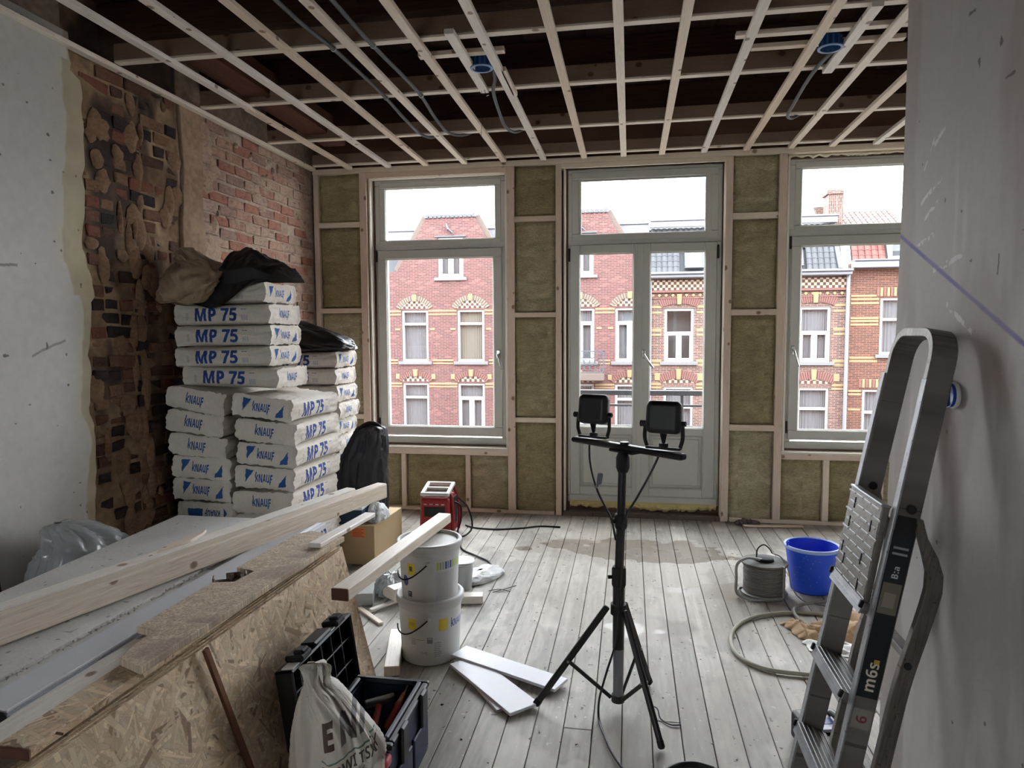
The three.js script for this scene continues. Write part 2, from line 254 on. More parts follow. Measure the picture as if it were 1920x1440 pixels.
T.bucketLow = canvas(2048, 512, (g, w, h) => {
  g.fillStyle = '#d9d9d7'; g.fillRect(0, 0, w, h);
  const X = (d) => ((d / 360) * w + w) % w;   // degrees round the bucket
  g.fillStyle = '#e2c92e'; g.fillRect(X(150), 95, 100, 95); g.fillRect(X(210), 95, 104, 105);
  g.fillStyle = '#c9b23a'; g.fillRect(X(150) + 22, 120, 60, 40);
  g.save(); g.translate(X(210) + 140, 190); g.scale(0.8, 1); g.fillStyle = '#2a4da0'; g.font = 'bold 110px sans-serif'; g.fillText('k', 0, 0); g.font = 'bold 84px sans-serif'; g.fillText('NAUF', 62, 0); g.restore();
  g.fillStyle = '#8f9296'; g.fillRect(X(188), 250, 60, 55); g.fillStyle = '#d9d9d7'; g.fillRect(X(188) + 8, 258, 44, 8);
  g.fillStyle = '#9a9da0'; for (let i = 0; i < 8; i++) g.fillRect(X(201), 300 + i * 17, 90 - 30 * hash(i, 4), 6); g.fillRect(X(156), 270, 150, 5); for (let i = 0; i < 3; i++) g.fillRect(X(156), 285 + i * 14, 40 + 20 * hash(i, 9), 6); g.fillStyle = '#84888c'; g.font = '34px sans-serif'; g.fillText('15 kg', X(174), 400);
});
T.bucketUp = canvas(2048, 512, (g, w, h) => {
  g.fillStyle = '#d6d6d4'; g.fillRect(0, 0, w, h); const X = (d) => (d / 360) * w;
  g.fillStyle = '#e0c62c'; g.fillRect(X(148), 110, 100, 120); g.fillStyle = '#5b5a3a'; g.fillRect(X(148) + 26, 140, 40, 50);
  const cols = ['#b9c93a', '#a4aa9a', '#3e55a4', '#8f97b8', '#b9d23e', '#c5d85a']; for (let i = 0; i < 10; i++) { g.fillStyle = cols[[0, 1, 1, 2, 3, 2, 4, 5, 4, 4][i]]; g.fillRect(X(208) + i * 33, 96, 18 + 9 * hash(i, 2), 78); }
  g.fillStyle = '#cccccb'; g.fillRect(X(206), 196, 250, 290); g.fillStyle = '#b4b6b8'; for (let i = 0; i < 20; i++) g.fillRect(X(206) + 18, 212 + i * 13, 180 + 30 * hash(i, 7), 4);
  g.fillStyle = '#2a3d7e'; g.beginPath(); g.ellipse(X(140), 300, 45, 55, 0, 0, 7); g.fill(); g.fillStyle = '#4a5564'; g.fillRect(X(146), 400, 60, 60); g.fillStyle = '#d6d6d4'; g.fillRect(X(146) + 12, 415, 20, 10);
});
T.carrier = canvas(1024, 1280, (g, w, h) => {
  g.fillStyle = '#d8d2c8'; g.fillRect(0, 0, w, h); g.fillStyle = '#53443a'; g.save(); g.translate(400, 560); g.rotate(-0.12); g.font = 'bold 270px sans-serif'; g.scale(0.92, 1); g.lineWidth = 14; g.strokeStyle = '#53443a'; g.fillText('E', 0, 0); g.strokeText('E', 0, 0); g.fillStyle = g.strokeStyle = '#6d6a66'; g.fillText('NN', 205, 0); g.strokeText('NN', 205, 0); g.restore();
  g.fillStyle = '#5f8478'; g.save(); g.translate(380, 690); g.rotate(-0.16); g.fillRect(0, -30, 580, 14); g.restore();
  g.fillStyle = '#4c4640'; g.save(); g.translate(390, 800); g.rotate(-0.18); g.font = 'bold 128px sans-serif'; g.scale(0.9, 1); g.fillText('BROWI TSX', 0, 0); g.restore();
  g.save(); g.translate(560, 940); g.rotate(-0.2); g.font = 'bold 170px sans-serif'; g.fillText('OV', 0, 0); g.restore();
});
T.blueBucket = canvas(1024, 256, (g, w, h) => { g.fillStyle = '#1d4fd8'; g.fillRect(0, 0, w, h); g.fillStyle = '#a9c0f4'; g.globalAlpha = 0.85; g.beginPath(); g.ellipse(470, 92, 26, 32, 0, 0, 7); g.fill(); g.fillStyle = '#1d4fd8'; g.fillRect(456, 76, 30, 8); g.fillRect(456, 94, 30, 8); g.strokeStyle = '#a9c0f4'; g.lineWidth = 3; for (let i = 0; i < 6; i++) g.strokeRect(448 + (i % 2) * 26, 140 + Math.floor(i / 2) * 34, 20, 26); g.globalAlpha = 0.3; g.fillStyle = '#fff'; for (let i = 0; i < 120; i++) { g.beginPath(); g.ellipse(hash(i, 1) * w, hash(i, 2) * h, 1 + 5 * hash(i, 3), 1 + 3 * hash(i, 4), 0, 0, 7); g.fill(); } });
T.ladderLabel = canvas(1024, 128, (g, w, h) => {   // runs up the rail from left to right
  g.fillStyle = '#12151c'; g.fillRect(0, 0, w, h); g.fillStyle = '#d9d2bd'; g.font = 'bold 96px sans-serif'; g.fillText('m6s', 34, 96); g.fillStyle = '#c9a23a'; g.fillRect(212, 60, 26, 34);
  g.fillStyle = '#6f675a'; g.fillRect(520, 8, 190, 112); g.fillStyle = '#8d8577'; g.fillRect(560, 28, 90, 70); g.fillStyle = '#c6c8c8'; g.font = 'bold 54px sans-serif'; g.fillText('B:a', 735, 84); g.fillStyle = '#8f9294'; g.fillRect(880, 20, 14, 90); g.fillRect(915, 20, 14, 90);
});
T.sticker = canvas(128, 128, (g, w, h) => { g.fillStyle = '#8d8880'; g.fillRect(0, 0, w, h); g.fillStyle = '#7a3238'; g.font = 'bold 96px sans-serif'; g.fillText('6', 34, 98); });
T.orange = canvas(128, 64, (g, w, h) => { g.fillStyle = '#e07a48'; g.fillRect(0, 0, w, h); g.fillStyle = '#b0502a'; for (let i = 0; i < 5; i++) g.fillRect(12, 8 + i * 11, 104 - 20 * (i % 2), 5); });

// ---------- materials ----------
const mat = (color, o = {}) => new THREE.MeshStandardMaterial({ color, roughness: 0.8, metalness: 0, ...o });
const A = {};
A.floor = mat(0xffffff, { map: T.floor, roughnessMap: T.floorRough, roughness: 1 });
A.dark = mat(0x1a1512, { roughness: 0.95 });
A.plaster = mat(0xffffff, { map: T.plaster, roughness: 0.9 });
A.drywall = mat(0xffffff, { map: T.drywall, roughness: 0.7 });
A.oldPlaster = mat(0xb8a488, { map: T.brickFace, roughness: 0.95 });
A.mortar = mat(0xffffff, { map: T.mortar, roughness: 0.97, bumpMap: T.mortar, bumpScale: 0.006 });
A.wallWhite = mat(0xb9b5b0, { roughness: 0.9 });
A.masonry = mat(0x8a6a58, { roughness: 0.95 });
A.pines = [0xfffaf2, 0xf6ece0, 0xffffff, 0xf7eadd].map((c) => mat(c, { map: T.pine, roughness: 0.42 }));
A.pine = A.pines[0];
A.pinePink = mat(0xecdcd0, { map: T.pine, roughness: 0.75 });
A.pineDirty = mat(0xfffaf4, { map: T.pineDirty, roughness: 0.45 });
A.joist = mat(0x94806f, { map: T.pine, roughness: 0.85 });
A.oldWood = mat(0xb0a8a4, { map: T.oldWood, roughness: 0.9 });
A.darkBoards = [0x9a8f8a, 0x7d7470, 0x8c827c].map((c) => mat(c, { map: T.oldWood, roughness: 0.92 }));
A.endGrain = mat(0x5a3a2c, { roughness: 0.9 });
A.wools = [0xffffff, 0xf2efe4, 0xe6e2d2].map((c) => mat(c, { map: T.wool, roughness: 1, bumpMap: T.wool, bumpScale: 0.012 }));
A.frame = mat(0xc6c6bd, { roughness: 0.5 });
A.bead = mat(0xb8b8ae, { roughness: 0.5 });
A.reveal = mat(0xe6e0d2, { roughness: 0.6 });
A.seal = mat(0x2a2a2a, { roughness: 0.8 });
A.glass = new THREE.MeshPhysicalMaterial({ color: 0xffffff, transmission: 1, thickness: 0, roughness: 0, ior: 1.45 });
A.steel = mat(0x9a9a98, { metalness: 0.9, roughness: 0.35 });
A.chrome = mat(0xc8c8c6, { metalness: 1, roughness: 0.25 });
A.foam = mat(0xd8c68a, { roughness: 0.9 });
A.stone = mat(0x8b8178, { roughness: 0.95, map: T.dusty });
A.osb = mat(0xffffff, { map: T.osb, roughness: 0.7 });
A.osbEdge = mat(0xcdb394, { map: T.chip, roughness: 0.9 });
A.chip = mat(0xffffff, { map: T.chip, roughness: 0.8 });
A.board = mat(0xffffff, { map: T.dusty, roughness: 0.55 });
A.boardEdge = mat(0x8d8880, { map: T.chip, roughness: 0.95 });
A.alu = mat(0xd4d6da, { map: T.metal, metalness: 0.35, roughness: 0.4 });
A.aluSmooth = mat(0xe0e2e8, { metalness: 0.15, roughness: 0.38 });
A.aluDull = mat(0xb6b2ac, { map: T.metal, metalness: 0.75, roughness: 0.5 });
A.bag = mat(0xffffff, { map: T.bag, roughness: 0.8 });
A.blackPlastic = mat(0x0c0d10, { roughness: 0.45 });
A.blackRough = mat(0x121214, { roughness: 0.7 });
A.blackFilm = mat(0x17181c, { roughness: 0.32 });
A.blackCloth = mat(0x14141a, { roughness: 0.85 });
A.kraft = mat(0xb9a488, { roughness: 0.85, map: T.dusty });
A.card = mat(0xb09872, { roughness: 0.9 });
A.mdf = mat(0xf4f4fa, { roughness: 0.5 });
A.white = mat(0xdcdcda, { roughness: 0.5 });
A.whiteFilm = new THREE.MeshPhysicalMaterial({ color: 0xd6d9dc, roughness: 0.3, transmission: 0.35, thickness: 0 });
A.greyConduit = mat(0x585c60, { roughness: 0.6 });
A.cable = mat(0x101012, { roughness: 0.5 });

// ---------- the room ----------
const planar = (g, f) => { const p = g.attributes.position, u = new Float32Array(p.count * 2); for (let i = 0; i < p.count; i++) { const q = f(p.getX(i), p.getY(i), p.getZ(i)); u[2 * i] = q[0]; u[2 * i + 1] = q[1]; } g.setAttribute('uv', new THREE.BufferAttribute(u, 2)); return g; };
const FZ = -5.8;                 // inner face of the stud wall
const XL = -2.755, XR = 2.75, ZB = 3.0;

// floor: every board a piece
const floor = structure('floor', span(XL - 0.2, XR + 0.2, -0.3, -0.034, -6.2, ZB + 0.2, 0), A.dark);
for (let i = -24; i < 24; i++) {
  const x0 = SEAM0 + i * PITCH, g0 = 0.0007 + 0.0012 * hash(i, 9), cut = hash(i, 31) > 0.55 ? -1 - 3.6 * hash(i, 32) : null, ends = cut ? [[-5.9, cut], [cut + 0.003, ZB + 0.1]] : [[-5.9, ZB + 0.1]];
  for (const [z0, z1] of ends) {
    const g = cbox(PITCH - g0 * 2, 0.03, z1 - z0, 0.002); g.translate(x0 + PITCH / 2, -0.015 - 0.0025 * hash(i, 12), (z0 + z1) / 2);
    M('floor_board', planar(g, (x, y, z) => [(x + 2.8) / 5.7, (z + 5.9) / 6]), A.floor, floor);
  }
}
// ceiling: boards of the floor above, old beams, joists, battens
const ceiling = structure('ceiling', span(XL - 0.2, XR + 0.2, 3.32, 3.5, -6.2, ZB + 0.2, 0), A.dark);
for (let i = 0; i < 31; i++) { const x0 = XL - 0.1 + i * 0.185; M('ceiling_board', span(x0, x0 + 0.182, 3.285, 3.315 + 0.003 * hash(i, 3), -5.85, ZB, 0.003), A.darkBoards[i % 3], ceiling); }
for (const z of [-5.15, -4.3, -3.42, -2.55, -1.65]) M('old_beam', span(XL - 0.05, XR, 3.10, 3.285, z - 0.07, z + 0.07, 0.008), A.oldWood, ceiling);
M('old_beam', span(-2.41, -2.22, 3.03, 3.2, -5.3, -3.5, 0.012), mat(0xe2c4a8, { map: T.oldWood, roughness: 0.9 }), ceiling);
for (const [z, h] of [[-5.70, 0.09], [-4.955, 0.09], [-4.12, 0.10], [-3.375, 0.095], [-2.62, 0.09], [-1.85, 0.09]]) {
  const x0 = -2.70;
  M('ceiling_joist', span(x0, XR, 3.0, 2.99 + h, z - 0.045, z, 0.003), A.joist, ceiling); M('lit_underside_strip', span(x0, XR, 2.988, 3.0, z - 0.048, z - 0.001, 0.002), A.pines[0], ceiling);  // added pale strip paints the floor-lit underside of the joist in colour
}
const battens = [-2.725, -2.39, -2.04, -1.71, -1.375, -1.04, -0.71, -0.378, -0.062, 0.24, 0.564, 0.885, 1.216, 1.516, 1.83, 2.14, 2.45];
battens.forEach((x, i) => {
  const near = x > 0.85 ? -2.44 : 0.6, w = 0.046;
  if (i === 1) { M('ceiling_batten', span(x - w / 2, x + w / 2, 2.962, 2.987, -5.775, -4.15, 0.002), A.pines[1], ceiling); M('ceiling_batten', span(x - w / 2 + 0.012, x + w / 2 + 0.012, 2.962, 2.987, -4.145, near, 0.002), A.pines[2], ceiling); return; }
  M('ceiling_batten', span(x - w / 2, x + w / 2, 2.962, 2.987, -5.775, near, 0.002), A.pines[i % 4], ceiling);
});
// short battens and cross pieces that carry the two junction boxes
M('short_batten', span(-0.878, -0.83, 2.962, 2.986, -4.12, -3.29, 0.002), A.pines[2], ceiling);
M('short_batten', span(1.03, 1.082, 2.962, 2.986, -4.16, -3.36, 0.002), A.pines[2], ceiling);
M('cross_batten', span(-1.10, -0.645, 2.989, 3.012, -3.64, -3.592, 0.002), A.pines[1], ceiling);
M('cross_batten', span(0.50, 1.30, 2.989, 3.012, -3.675, -3.63, 0.002), A.pines[0], ceiling);
M('cross_batten', span(0.60, 1.33, 2.989, 3.012, -3.845, -3.80, 0.002), A.pines[3], ceiling);
M('packing_strip', span(-0.70, -0.672, 2.962, 2.987, -4.2, -3.8, 0.002), A.pines[1], ceiling);

// left wall: mortar bed, bricks, plaster
const wallL = structure('wall_left', planar(span(XL - 0.25, XL - 0.012, -0.05, 3.32, -6.2, ZB + 0.2, 0), (x, y, z) => [(z + 5.9) / 2.8, y / 3]), A.mortar);
const brickGeos = [0, 1, 2, 3, 4, 5].map((k) => [0.205, 0.098].map((L) => {
  const g = cbox(0.05, 0.062, L, 0.006, hash(k, 3), hash(k, 4)), p = g.attributes.position, seen = new Map();
  for (let i = 0; i < p.count; i++) { const key = p.getX(i).toFixed(3) + p.getY(i).toFixed(3) + p.getZ(i).toFixed(3); if (!seen.has(key)) seen.set(key, [rr(-0.003, 0.003), rr(-0.004, 0.004), rr(-0.006, 0.006)]); const d = seen.get(key); p.setXYZ(i, p.getX(i) + d[0], p.getY(i) + d[1], p.getZ(i) + d[2]); }
  g.computeVertexNormals(); g.attributes.uv.array.forEach((q, i, a) => (a[i] = q * 3)); return g;
}));
const brickM = (c) => mat(c, { map: T.brickFace, roughness: 0.95, bumpMap: T.brickFace, bumpScale: 0.006 });
const pinks = [0xb29486, 0xaa8478, 0xa08a80, 0xb8a498, 0xa87a6c, 0xb0a094].map(brickM), browns = [0x6b4c3c, 0x7a5a48, 0x5a4034, 0x846a54, 0x805444].map(brickM), tars = [0x342c2d, 0x3f3534, 0x2a2324].map(brickM);
const PITCHY = 0.0765;
for (let row = 0; row < 39; row++) {
  const y = 0.03 + row * PITCHY; if (y > 3.0) break;
  for (let z = -5.78 + (row % 2) * 0.108; z < -4.2; z += 0.216) {           // right of the old flue
    if (y < 1.25 && z > -5.5) continue; if (y < 0.9) continue;
    const drop = hash(Math.round(z * 100), row); if (drop > 0.97) continue;
    M('brick', brickGeos[Math.floor(rr(0, 6))][0], pinks[Math.floor(rr(0, 6))], wallL, [XL - 0.028 + rr(-0.004, 0.004), y + rr(-0.004, 0.004), z + 0.1 + rr(-0.006, 0.006)], [0, rr(-0.02, 0.02), rr(-0.02, 0.02)]);
  }
  for (let z = -3.96, k = 0; z < -3.2; k++) {                               // the sooty flue
    const half = hash(row, k + 70) > 0.4, L = half ? 0.11 : 0.217; if (z + L > -3.12) break;
    if (hash(row, k) < 0.86 && (z < -3.45 || y > 0.35)) { const soot = (z + L > -3.9 && z < -3.32 ? 0.42 : 0.15) + (y < 1.9 ? 0.1 : 0), tar = hash(row, k + 9) < soot;
      M('brick', brickGeos[Math.floor(rr(0, 6))][half ? 1 : 0], tar ? tars[Math.floor(rr(0, 3))] : browns[Math.floor(rr(0, 5))], wallL, [XL - 0.031 + rr(-0.008, 0.006), y + rr(-0.007, 0.007), z + L / 2], [rr(-0.05, 0.05), rr(-0.05, 0.05), rr(-0.03, 0.03)]); }
    z += L;
  }
}
{ // plaster with a ragged broken edge, and the strip of old render between flue and bricks
  const edge = [], step = 0.03; for (let y = -0.02; y <= 3.05; y += step) edge.push([-3.16 + 0.05 * (fbm(y * 3, 7, 4) - 0.5) * 2 + 0.02 * (noise(y * 20, 3) - 0.5) + (y > 2.85 ? 0.06 : 0) + (y > 1.2 && y < 1.75 ? 0.012 : y < 1.2 ? 0.02 : -0.015), y]);
  const g = extrude([[ZB, -0.02], [ZB, 3.05], ...edge.reverse()], 0.034, 0.004); planar(g, (z, y) => [(z + 3.2) / 4, y / 3]); g.rotateY(-Math.PI / 2); g.translate(XL + 0.006, 0, 0);
  M('plaster_layer', g, A.plaster, wallL);
  const l = [], r = []; for (let y = 0; y <= 3.0; y += 0.05) { l.push([-4.185 - 0.02 * noise(y * 9, 1), y]); r.push([-3.985 + 0.035 * (noise(y * 5, 4) - 0.5), y]); }
  const s = extrude([...l, ...r.reverse()], 0.03, 0.004); s.rotateY(-Math.PI / 2); s.translate(XL - 0.004, 0, 0); M('render_strip', s, mat(0xae9c86, { map: T.brickFace, roughness: 0.95 }), wallL);
}
{ // smears of mortar and lime left over the bricks
  const blob = (z, y, rz, ry, k) => surf(14, 4, (u, v) => { const a = u * Math.PI * 2, q = v * (0.55 + 0.75 * fbm(Math.cos(a) * 1.6 + k, Math.sin(a) * 1.6 + k * 3, 3)); return [XL + 0.006 - 0.014 * v * v + 0.003 * noise(u * 9 + k, v * 5), y + Math.sin(a) * ry * q, z - Math.cos(a) * rz * q]; }, (u, v) => [z + v * Math.cos(u * 6.28) * rz * 3, y + v * Math.sin(u * 6.28) * ry * 3]);
  const tan = [], pale = []; for (let i = 0; i < 60; i++) tan.push(blob(rr(-3.95, -3.2), rr(0.3, 2.95), rr(0.02, 0.07), rr(0.03, 0.12), i)); for (let i = 0; i < 14; i++) tan.push(blob(-3.58 + rr(-0.03, 0.03), 0.5 + i * 0.18, rr(0.03, 0.06), rr(0.06, 0.13), i + 300));
  for (let i = 0; i < 70; i++) pale.push(blob(rr(-5.75, -4.2), rr(1.5, 2.95), rr(0.02, 0.06), rr(0.012, 0.04), i + 600)); for (let i = 0; i < 16; i++) pale.push(blob(rr(-4.35, -4.2), rr(1.9, 2.9), rr(0.04, 0.1), rr(0.04, 0.1), i + 800));
  M('mortar_smear', merge(tan), mat(0x8f7860, { map: T.brickFace, roughness: 0.97 }), wallL).userData.kind = 'stuff'; M('lime_smear', merge(pale), mat(0xb8a898, { map: T.brickFace, roughness: 0.97 }), wallL).userData.kind = 'stuff'; }
// partition on the right: skim-coated plasterboard, its far edge a little wavy
{ const pts = []; for (let y = 0; y <= 3.3; y += 0.05) pts.push([-2.482 + 0.030 * Math.sin((y - 1.2) * 1.5) * (y > 1.0 ? 1 : 0.4) + 0.004 * noise(y * 12, 2), y]);
  const g = extrude([...pts, [ZB, 3.3], [ZB, 0]], 0.05, 0.003); planar(g, (z, y) => [(z + 2.5) / 2, y / 3]); g.rotateY(-Math.PI / 2); g.translate(0.885, 0, 0);
  structure('wall_partition', g, A.drywall); }
structure('wall_divider', span(0.912, XR, 0, 3.32, -2.43, -2.33, 0), A.wallWhite);
structure('wall_right', span(XR, XR + 0.2, -0.05, 3.4, -6.2, ZB + 0.2, 0), A.wallWhite);
structure('wall_back', merge([span(XL - 0.2, -2.6, 0, 3.32, ZB, ZB + 0.2, 0), span(-1.85, XR, 0, 3.32, ZB, ZB + 0.2, 0), span(-2.6, -1.85, 2.05, 3.32, ZB, ZB + 0.2, 0), span(-2.6, -1.85, 0, 0.25, ZB, ZB + 0.2, 0)]), A.wallWhite);
{ const w = structure('window_3'), r = [-2.6, -1.85, 0.25, 2.05]; M('frame', merge([span(r[0], r[0] + 0.05, r[2], r[3], ZB + 0.05, ZB + 0.12), span(r[1] - 0.05, r[1], r[2], r[3], ZB + 0.05, ZB + 0.12), span(r[0] + 0.05, r[1] - 0.05, r[2], r[2] + 0.05, ZB + 0.05, ZB + 0.12), span(r[0] + 0.05, r[1] - 0.05, r[3] - 0.05, r[3], ZB + 0.05, ZB + 0.12)]), A.frame, w); M('pane', new THREE.PlaneGeometry(r[1] - r[0] - 0.1, r[3] - r[2] - 0.1).translate((r[0] + r[1]) / 2, (r[2] + r[3]) / 2, ZB + 0.08), A.glass, w); }  // unseen rear window, added to bring fill light from behind the camera
structure('ground_garden', span(-26, 26, -5.5, -5.2, -6.1, 40, 0), mat(0x66645c, { roughness: 0.95 }));

// ---------- the front wall: masonry, studs, insulation ----------
const W1 = [-2.215, -1.05, 0.578, 2.885], D1 = [-0.52, 0.728, 0.10, 2.90], W2 = [1.24, 2.405, 0.60, 2.91];   // openings x0 x1 y0 y1
{ const z0 = -6.12, z1 = -5.905, parts = [[XL - 0.2, W1[0], -0.05, 3.4], [W1[1], D1[0], -0.05, 3.4], [D1[1], W2[0], -0.05, 3.4], [W2[1], XR + 0.2, -0.05, 3.4], [W1[0], W1[1], -0.05, W1[2]], [W2[0], W2[1], -0.05, W2[2]], [D1[0], D1[1], -0.05, D1[2]], [W1[0], W1[1], W1[3], 3.4], [D1[0], D1[1], D1[3], 3.4], [W2[0], W2[1], W2[3], 3.4]];
  structure('wall_front', merge(parts.map(([a, b, c, d]) => span(a, b, c, d, z0, z1, 0))), A.masonry); }
structure('wall_front_outside', merge([span(-26, XL - 0.2, -5.2, 9, -6.3, -6.1, 0), span(XR + 0.2, 26, -5.2, 9, -6.3, -6.1, 0), span(XL - 0.2, XR + 0.2, 3.4, 9, -6.3, -6.1, 0), span(XL - 0.2, XR + 0.2, -5.2, -0.05, -6.3, -6.1, 0)]), A.masonry);   // our own row of houses, unseen, put in tall to shade the facades opposite
const wallF = scene.getObjectByName('wall_front');
const zb = -5.875;
for (const [n, x0, x1, y0, y1] of [
  ['stud', -2.745, -2.70, 0.03, 2.935], ['stud', -2.322, -2.256, 0.0, 2.935], ['stud', -1.027, -0.962, 0.0, 2.935], ['stud', -0.615, -0.568, 0.0, 2.935], ['stud', 0.74, 0.797, 0.0, 2.935], ['stud', 1.143, 1.203, 0.03, 2.935], ['stud', 2.44, 2.5, 0.03, 2.935], ['stud', 2.70, 2.748, 0.03, 2.935],
  ['top_plate', -2.75, XR, 2.936, 2.982], ['bottom_plate', -2.70, -0.63, 0.0, 0.028], ['bottom_plate', 0.81, XR, 0.0, 0.03],
  ['nogging', -2.70, -2.322, 2.478, 2.522], ['nogging', -2.70, -2.322, 1.735, 1.776], ['nogging', -2.70, -2.322, 0.80, 0.84], ['nogging', -0.962, -0.615, 2.478, 2.52], ['nogging', -0.962, -0.615, 1.683, 1.722], ['nogging', -0.962, -0.615, 0.792, 0.832],
  ['nogging', 0.797, 1.143, 2.442, 2.49], ['nogging', 0.797, 1.143, 1.683, 1.73], ['nogging', 0.797, 1.143, 0.752, 0.800],
  ['window_header', -2.256, -1.027, 2.888, 2.935], ['window_header', -0.568, 0.74, 2.896, 2.935],
  ['sill_rail', -2.256, -1.027, 0.498, 0.548], ['sill_rail', 1.203, 2.44, 0.526, 0.572],
  ['short_stud', -1.982, -1.942, 0.028, 0.498], ['short_stud', -1.402, -1.362, 0.028, 0.498], ['short_stud', 1.523, 1.570, 0.03, 0.526], ['short_stud', 1.93, 1.975, 0.03, 0.526]])
  M(n, span(x0, x1, y0, y1, zb, FZ + rr(-0.002, 0.002), 0.002), rnd() > 0.5 ? A.pinePink : A.pines[1], wallF);
let batt = 0;
for (const [x0, x1, y0, y1] of [[-2.70, -2.322, 2.522, 2.936], [-2.70, -2.322, 1.776, 2.478], [-2.70, -2.322, 0.84, 1.735], [-2.70, -2.322, 0.028, 0.80], [-0.962, -0.615, 2.52, 2.936], [-0.962, -0.615, 1.722, 2.478], [-0.962, -0.615, 0.832, 1.683], [-0.962, -0.615, 0.0, 0.792],
  [0.797, 1.143, 2.49, 2.936], [0.797, 1.143, 1.73, 2.442], [0.797, 1.143, 0.80, 1.683], [0.797, 1.143, 0.0, 0.752], [-2.256, -1.982, 0.028, 0.498], [-1.942, -1.402, 0.028, 0.498], [-1.362, -1.027, 0.028, 0.498], [1.203, 1.523, 0.03, 0.526], [1.57, 1.93, 0.03, 0.526], [1.975, 2.44, 0.03, 0.526], [2.50, 2.70, 0.03, 2.936]]) {
  const k = ++batt * 7.3, nx = Math.max(8, Math.round((x1 - x0) / 0.022)), ny = Math.max(8, Math.round((y1 - y0) / 0.022));
  const cr = [[hash(batt, 1), 0.15 + 0.1 * hash(batt, 2)], [hash(batt, 3), 0.6 + 0.3 * hash(batt, 4)], [hash(batt, 5), 0.35]];
  const g = surf(nx, ny, (u, v) => { let z = -5.816 + 0.016 * (fbm(u * 3 + k, v * 4, 3) - 0.5) + 0.008 * (fbm(u * 12 + k, v * 22, 2) - 0.5); for (const [cx, cy] of cr) { const q = Math.abs(v - cy - 0.03 * (fbm(u * 5 + k, 3, 3) - 0.5)); if (Math.abs(u - cx) < 0.35 && q < 0.012) z -= 0.02; } const e = Math.min(u, 1 - u, v, 1 - v); if (e < 0.02) z -= 0.03; return [mix(x0, x1, u), mix(y0, y1, v), z]; }, (u, v) => [mix(x0, x1, u) * 1.6 + k, mix(y0, y1, v) * 1.6]);
  M('insulation_batt', g, A.wools[batt % 3], wallF);
}
// foam under the door and over the right window, stone step
{ const blob = (x0, x1, y0, y1, z, sd) => surf(240, 12, (u, v) => { const x = mix(x0, x1, u), k = Math.min(1, (y1 - y0) / 0.05), lo = y0 + 0.032 * k * (fbm(u * 26, sd, 4) - 0.5) * 2, b = Math.sin(v * Math.PI) ** 0.6; return [x, mix(lo, y1, v), z + 0.045 * k * b * (0.25 + fbm(u * 34, v * 2.5 + sd, 4)) ]; });
  M('foam_bead', blob(-0.50, 0.71, 0.055, 0.12, -5.885, 3), A.foam, wallF); M('foam_bead', blob(1.22, 2.42, 2.912, 2.938, -5.87, 9), mat(0xd8cdb4, { roughness: 0.9 }), wallF);
  M('door_step', span(-0.56, 0.735, -0.028, 0.04, -5.91, -5.80, 0.008), mat(0x7d736a, { map: T.dusty, roughness: 0.95 }), wallF); }
// pale reveal boards round the openings
for (const [[x0, x1, y0, y1], door] of [[W1, 0], [D1, 1], [W2, 0]]) {
  const z0 = -5.885, z1 = -5.815, t = 0.016;
  M('reveal_board', span(x0 - 0.03, x0 - 0.03 + t, door ? 0.0 : y0 - 0.02, y1 + 0.002, z0, z1, 0.002), A.reveal, wallF); M('reveal_board', span(x1 + 0.022 - t, x1 + 0.022, door ? 0.0 : y0 - 0.02, y1 + 0.002, z0, z1, 0.002), A.reveal, wallF);
  if (x0 < 1) M('reveal_board', span(x0 - 0.03, x1 + 0.02, y1 - 0.004, y1 + 0.008, z0, z1, 0.002), A.reveal, wallF);
  if (!door) M('reveal_board', span(x0 - 0.04, x1 + 0.022, y0 - 0.03, y0 - 0.012, z0, z1 + 0.02, 0.003), A.reveal, wallF);
}
// ---------- windows ----------
const bars = (x0, x1, y0, y1, w, z0, z1, b = 0.004, wb = w) => [span(x0, x1, y1 - w, y1, z0, z1, b), span(x0, x1, y0, y0 + wb, z0, z1, b), span(x0, x0 + w, y0 + wb, y1 - w, z0, z1, b), span(x1 - w, x1, y0 + wb, y1 - w, z0, z1, b)];
function beadRing(x0, x1, y0, y1, z) { return merge(bars(x0, x1, y0, y1, 0.014, z - 0.02, z, 0.004)); }
function pane(parent, x0, x1, y0, y1, z) { const g = new THREE.PlaneGeometry(x1 - x0, y1 - y0); g.translate((x0 + x1) / 2, (y0 + y1) / 2, z); M('pane', g, A.glass, parent); }
function leverHandle(parent, x, y, z, tilt) {
  const h = new THREE.Group(); h.name = 'handle'; h.position.set(x, y, z); parent.add(h);
  M('backplate', new RoundedBoxGeometry(0.03, 0.07, 0.012, 2, 0.005), A.chrome, h, [0, 0, 0.006]);
  const g = merge([rod([0, 0, 0], [0, 0, 0.05], 0.009), tube([[0, 0, 0.048], [0.004, -0.03, 0.055], [0.012, -0.08, 0.055], [0.022, -0.13, 0.05]], 0.009, 20)]);
  const l = M('lever', g, A.chrome, h); l.rotation.z = tilt;
}
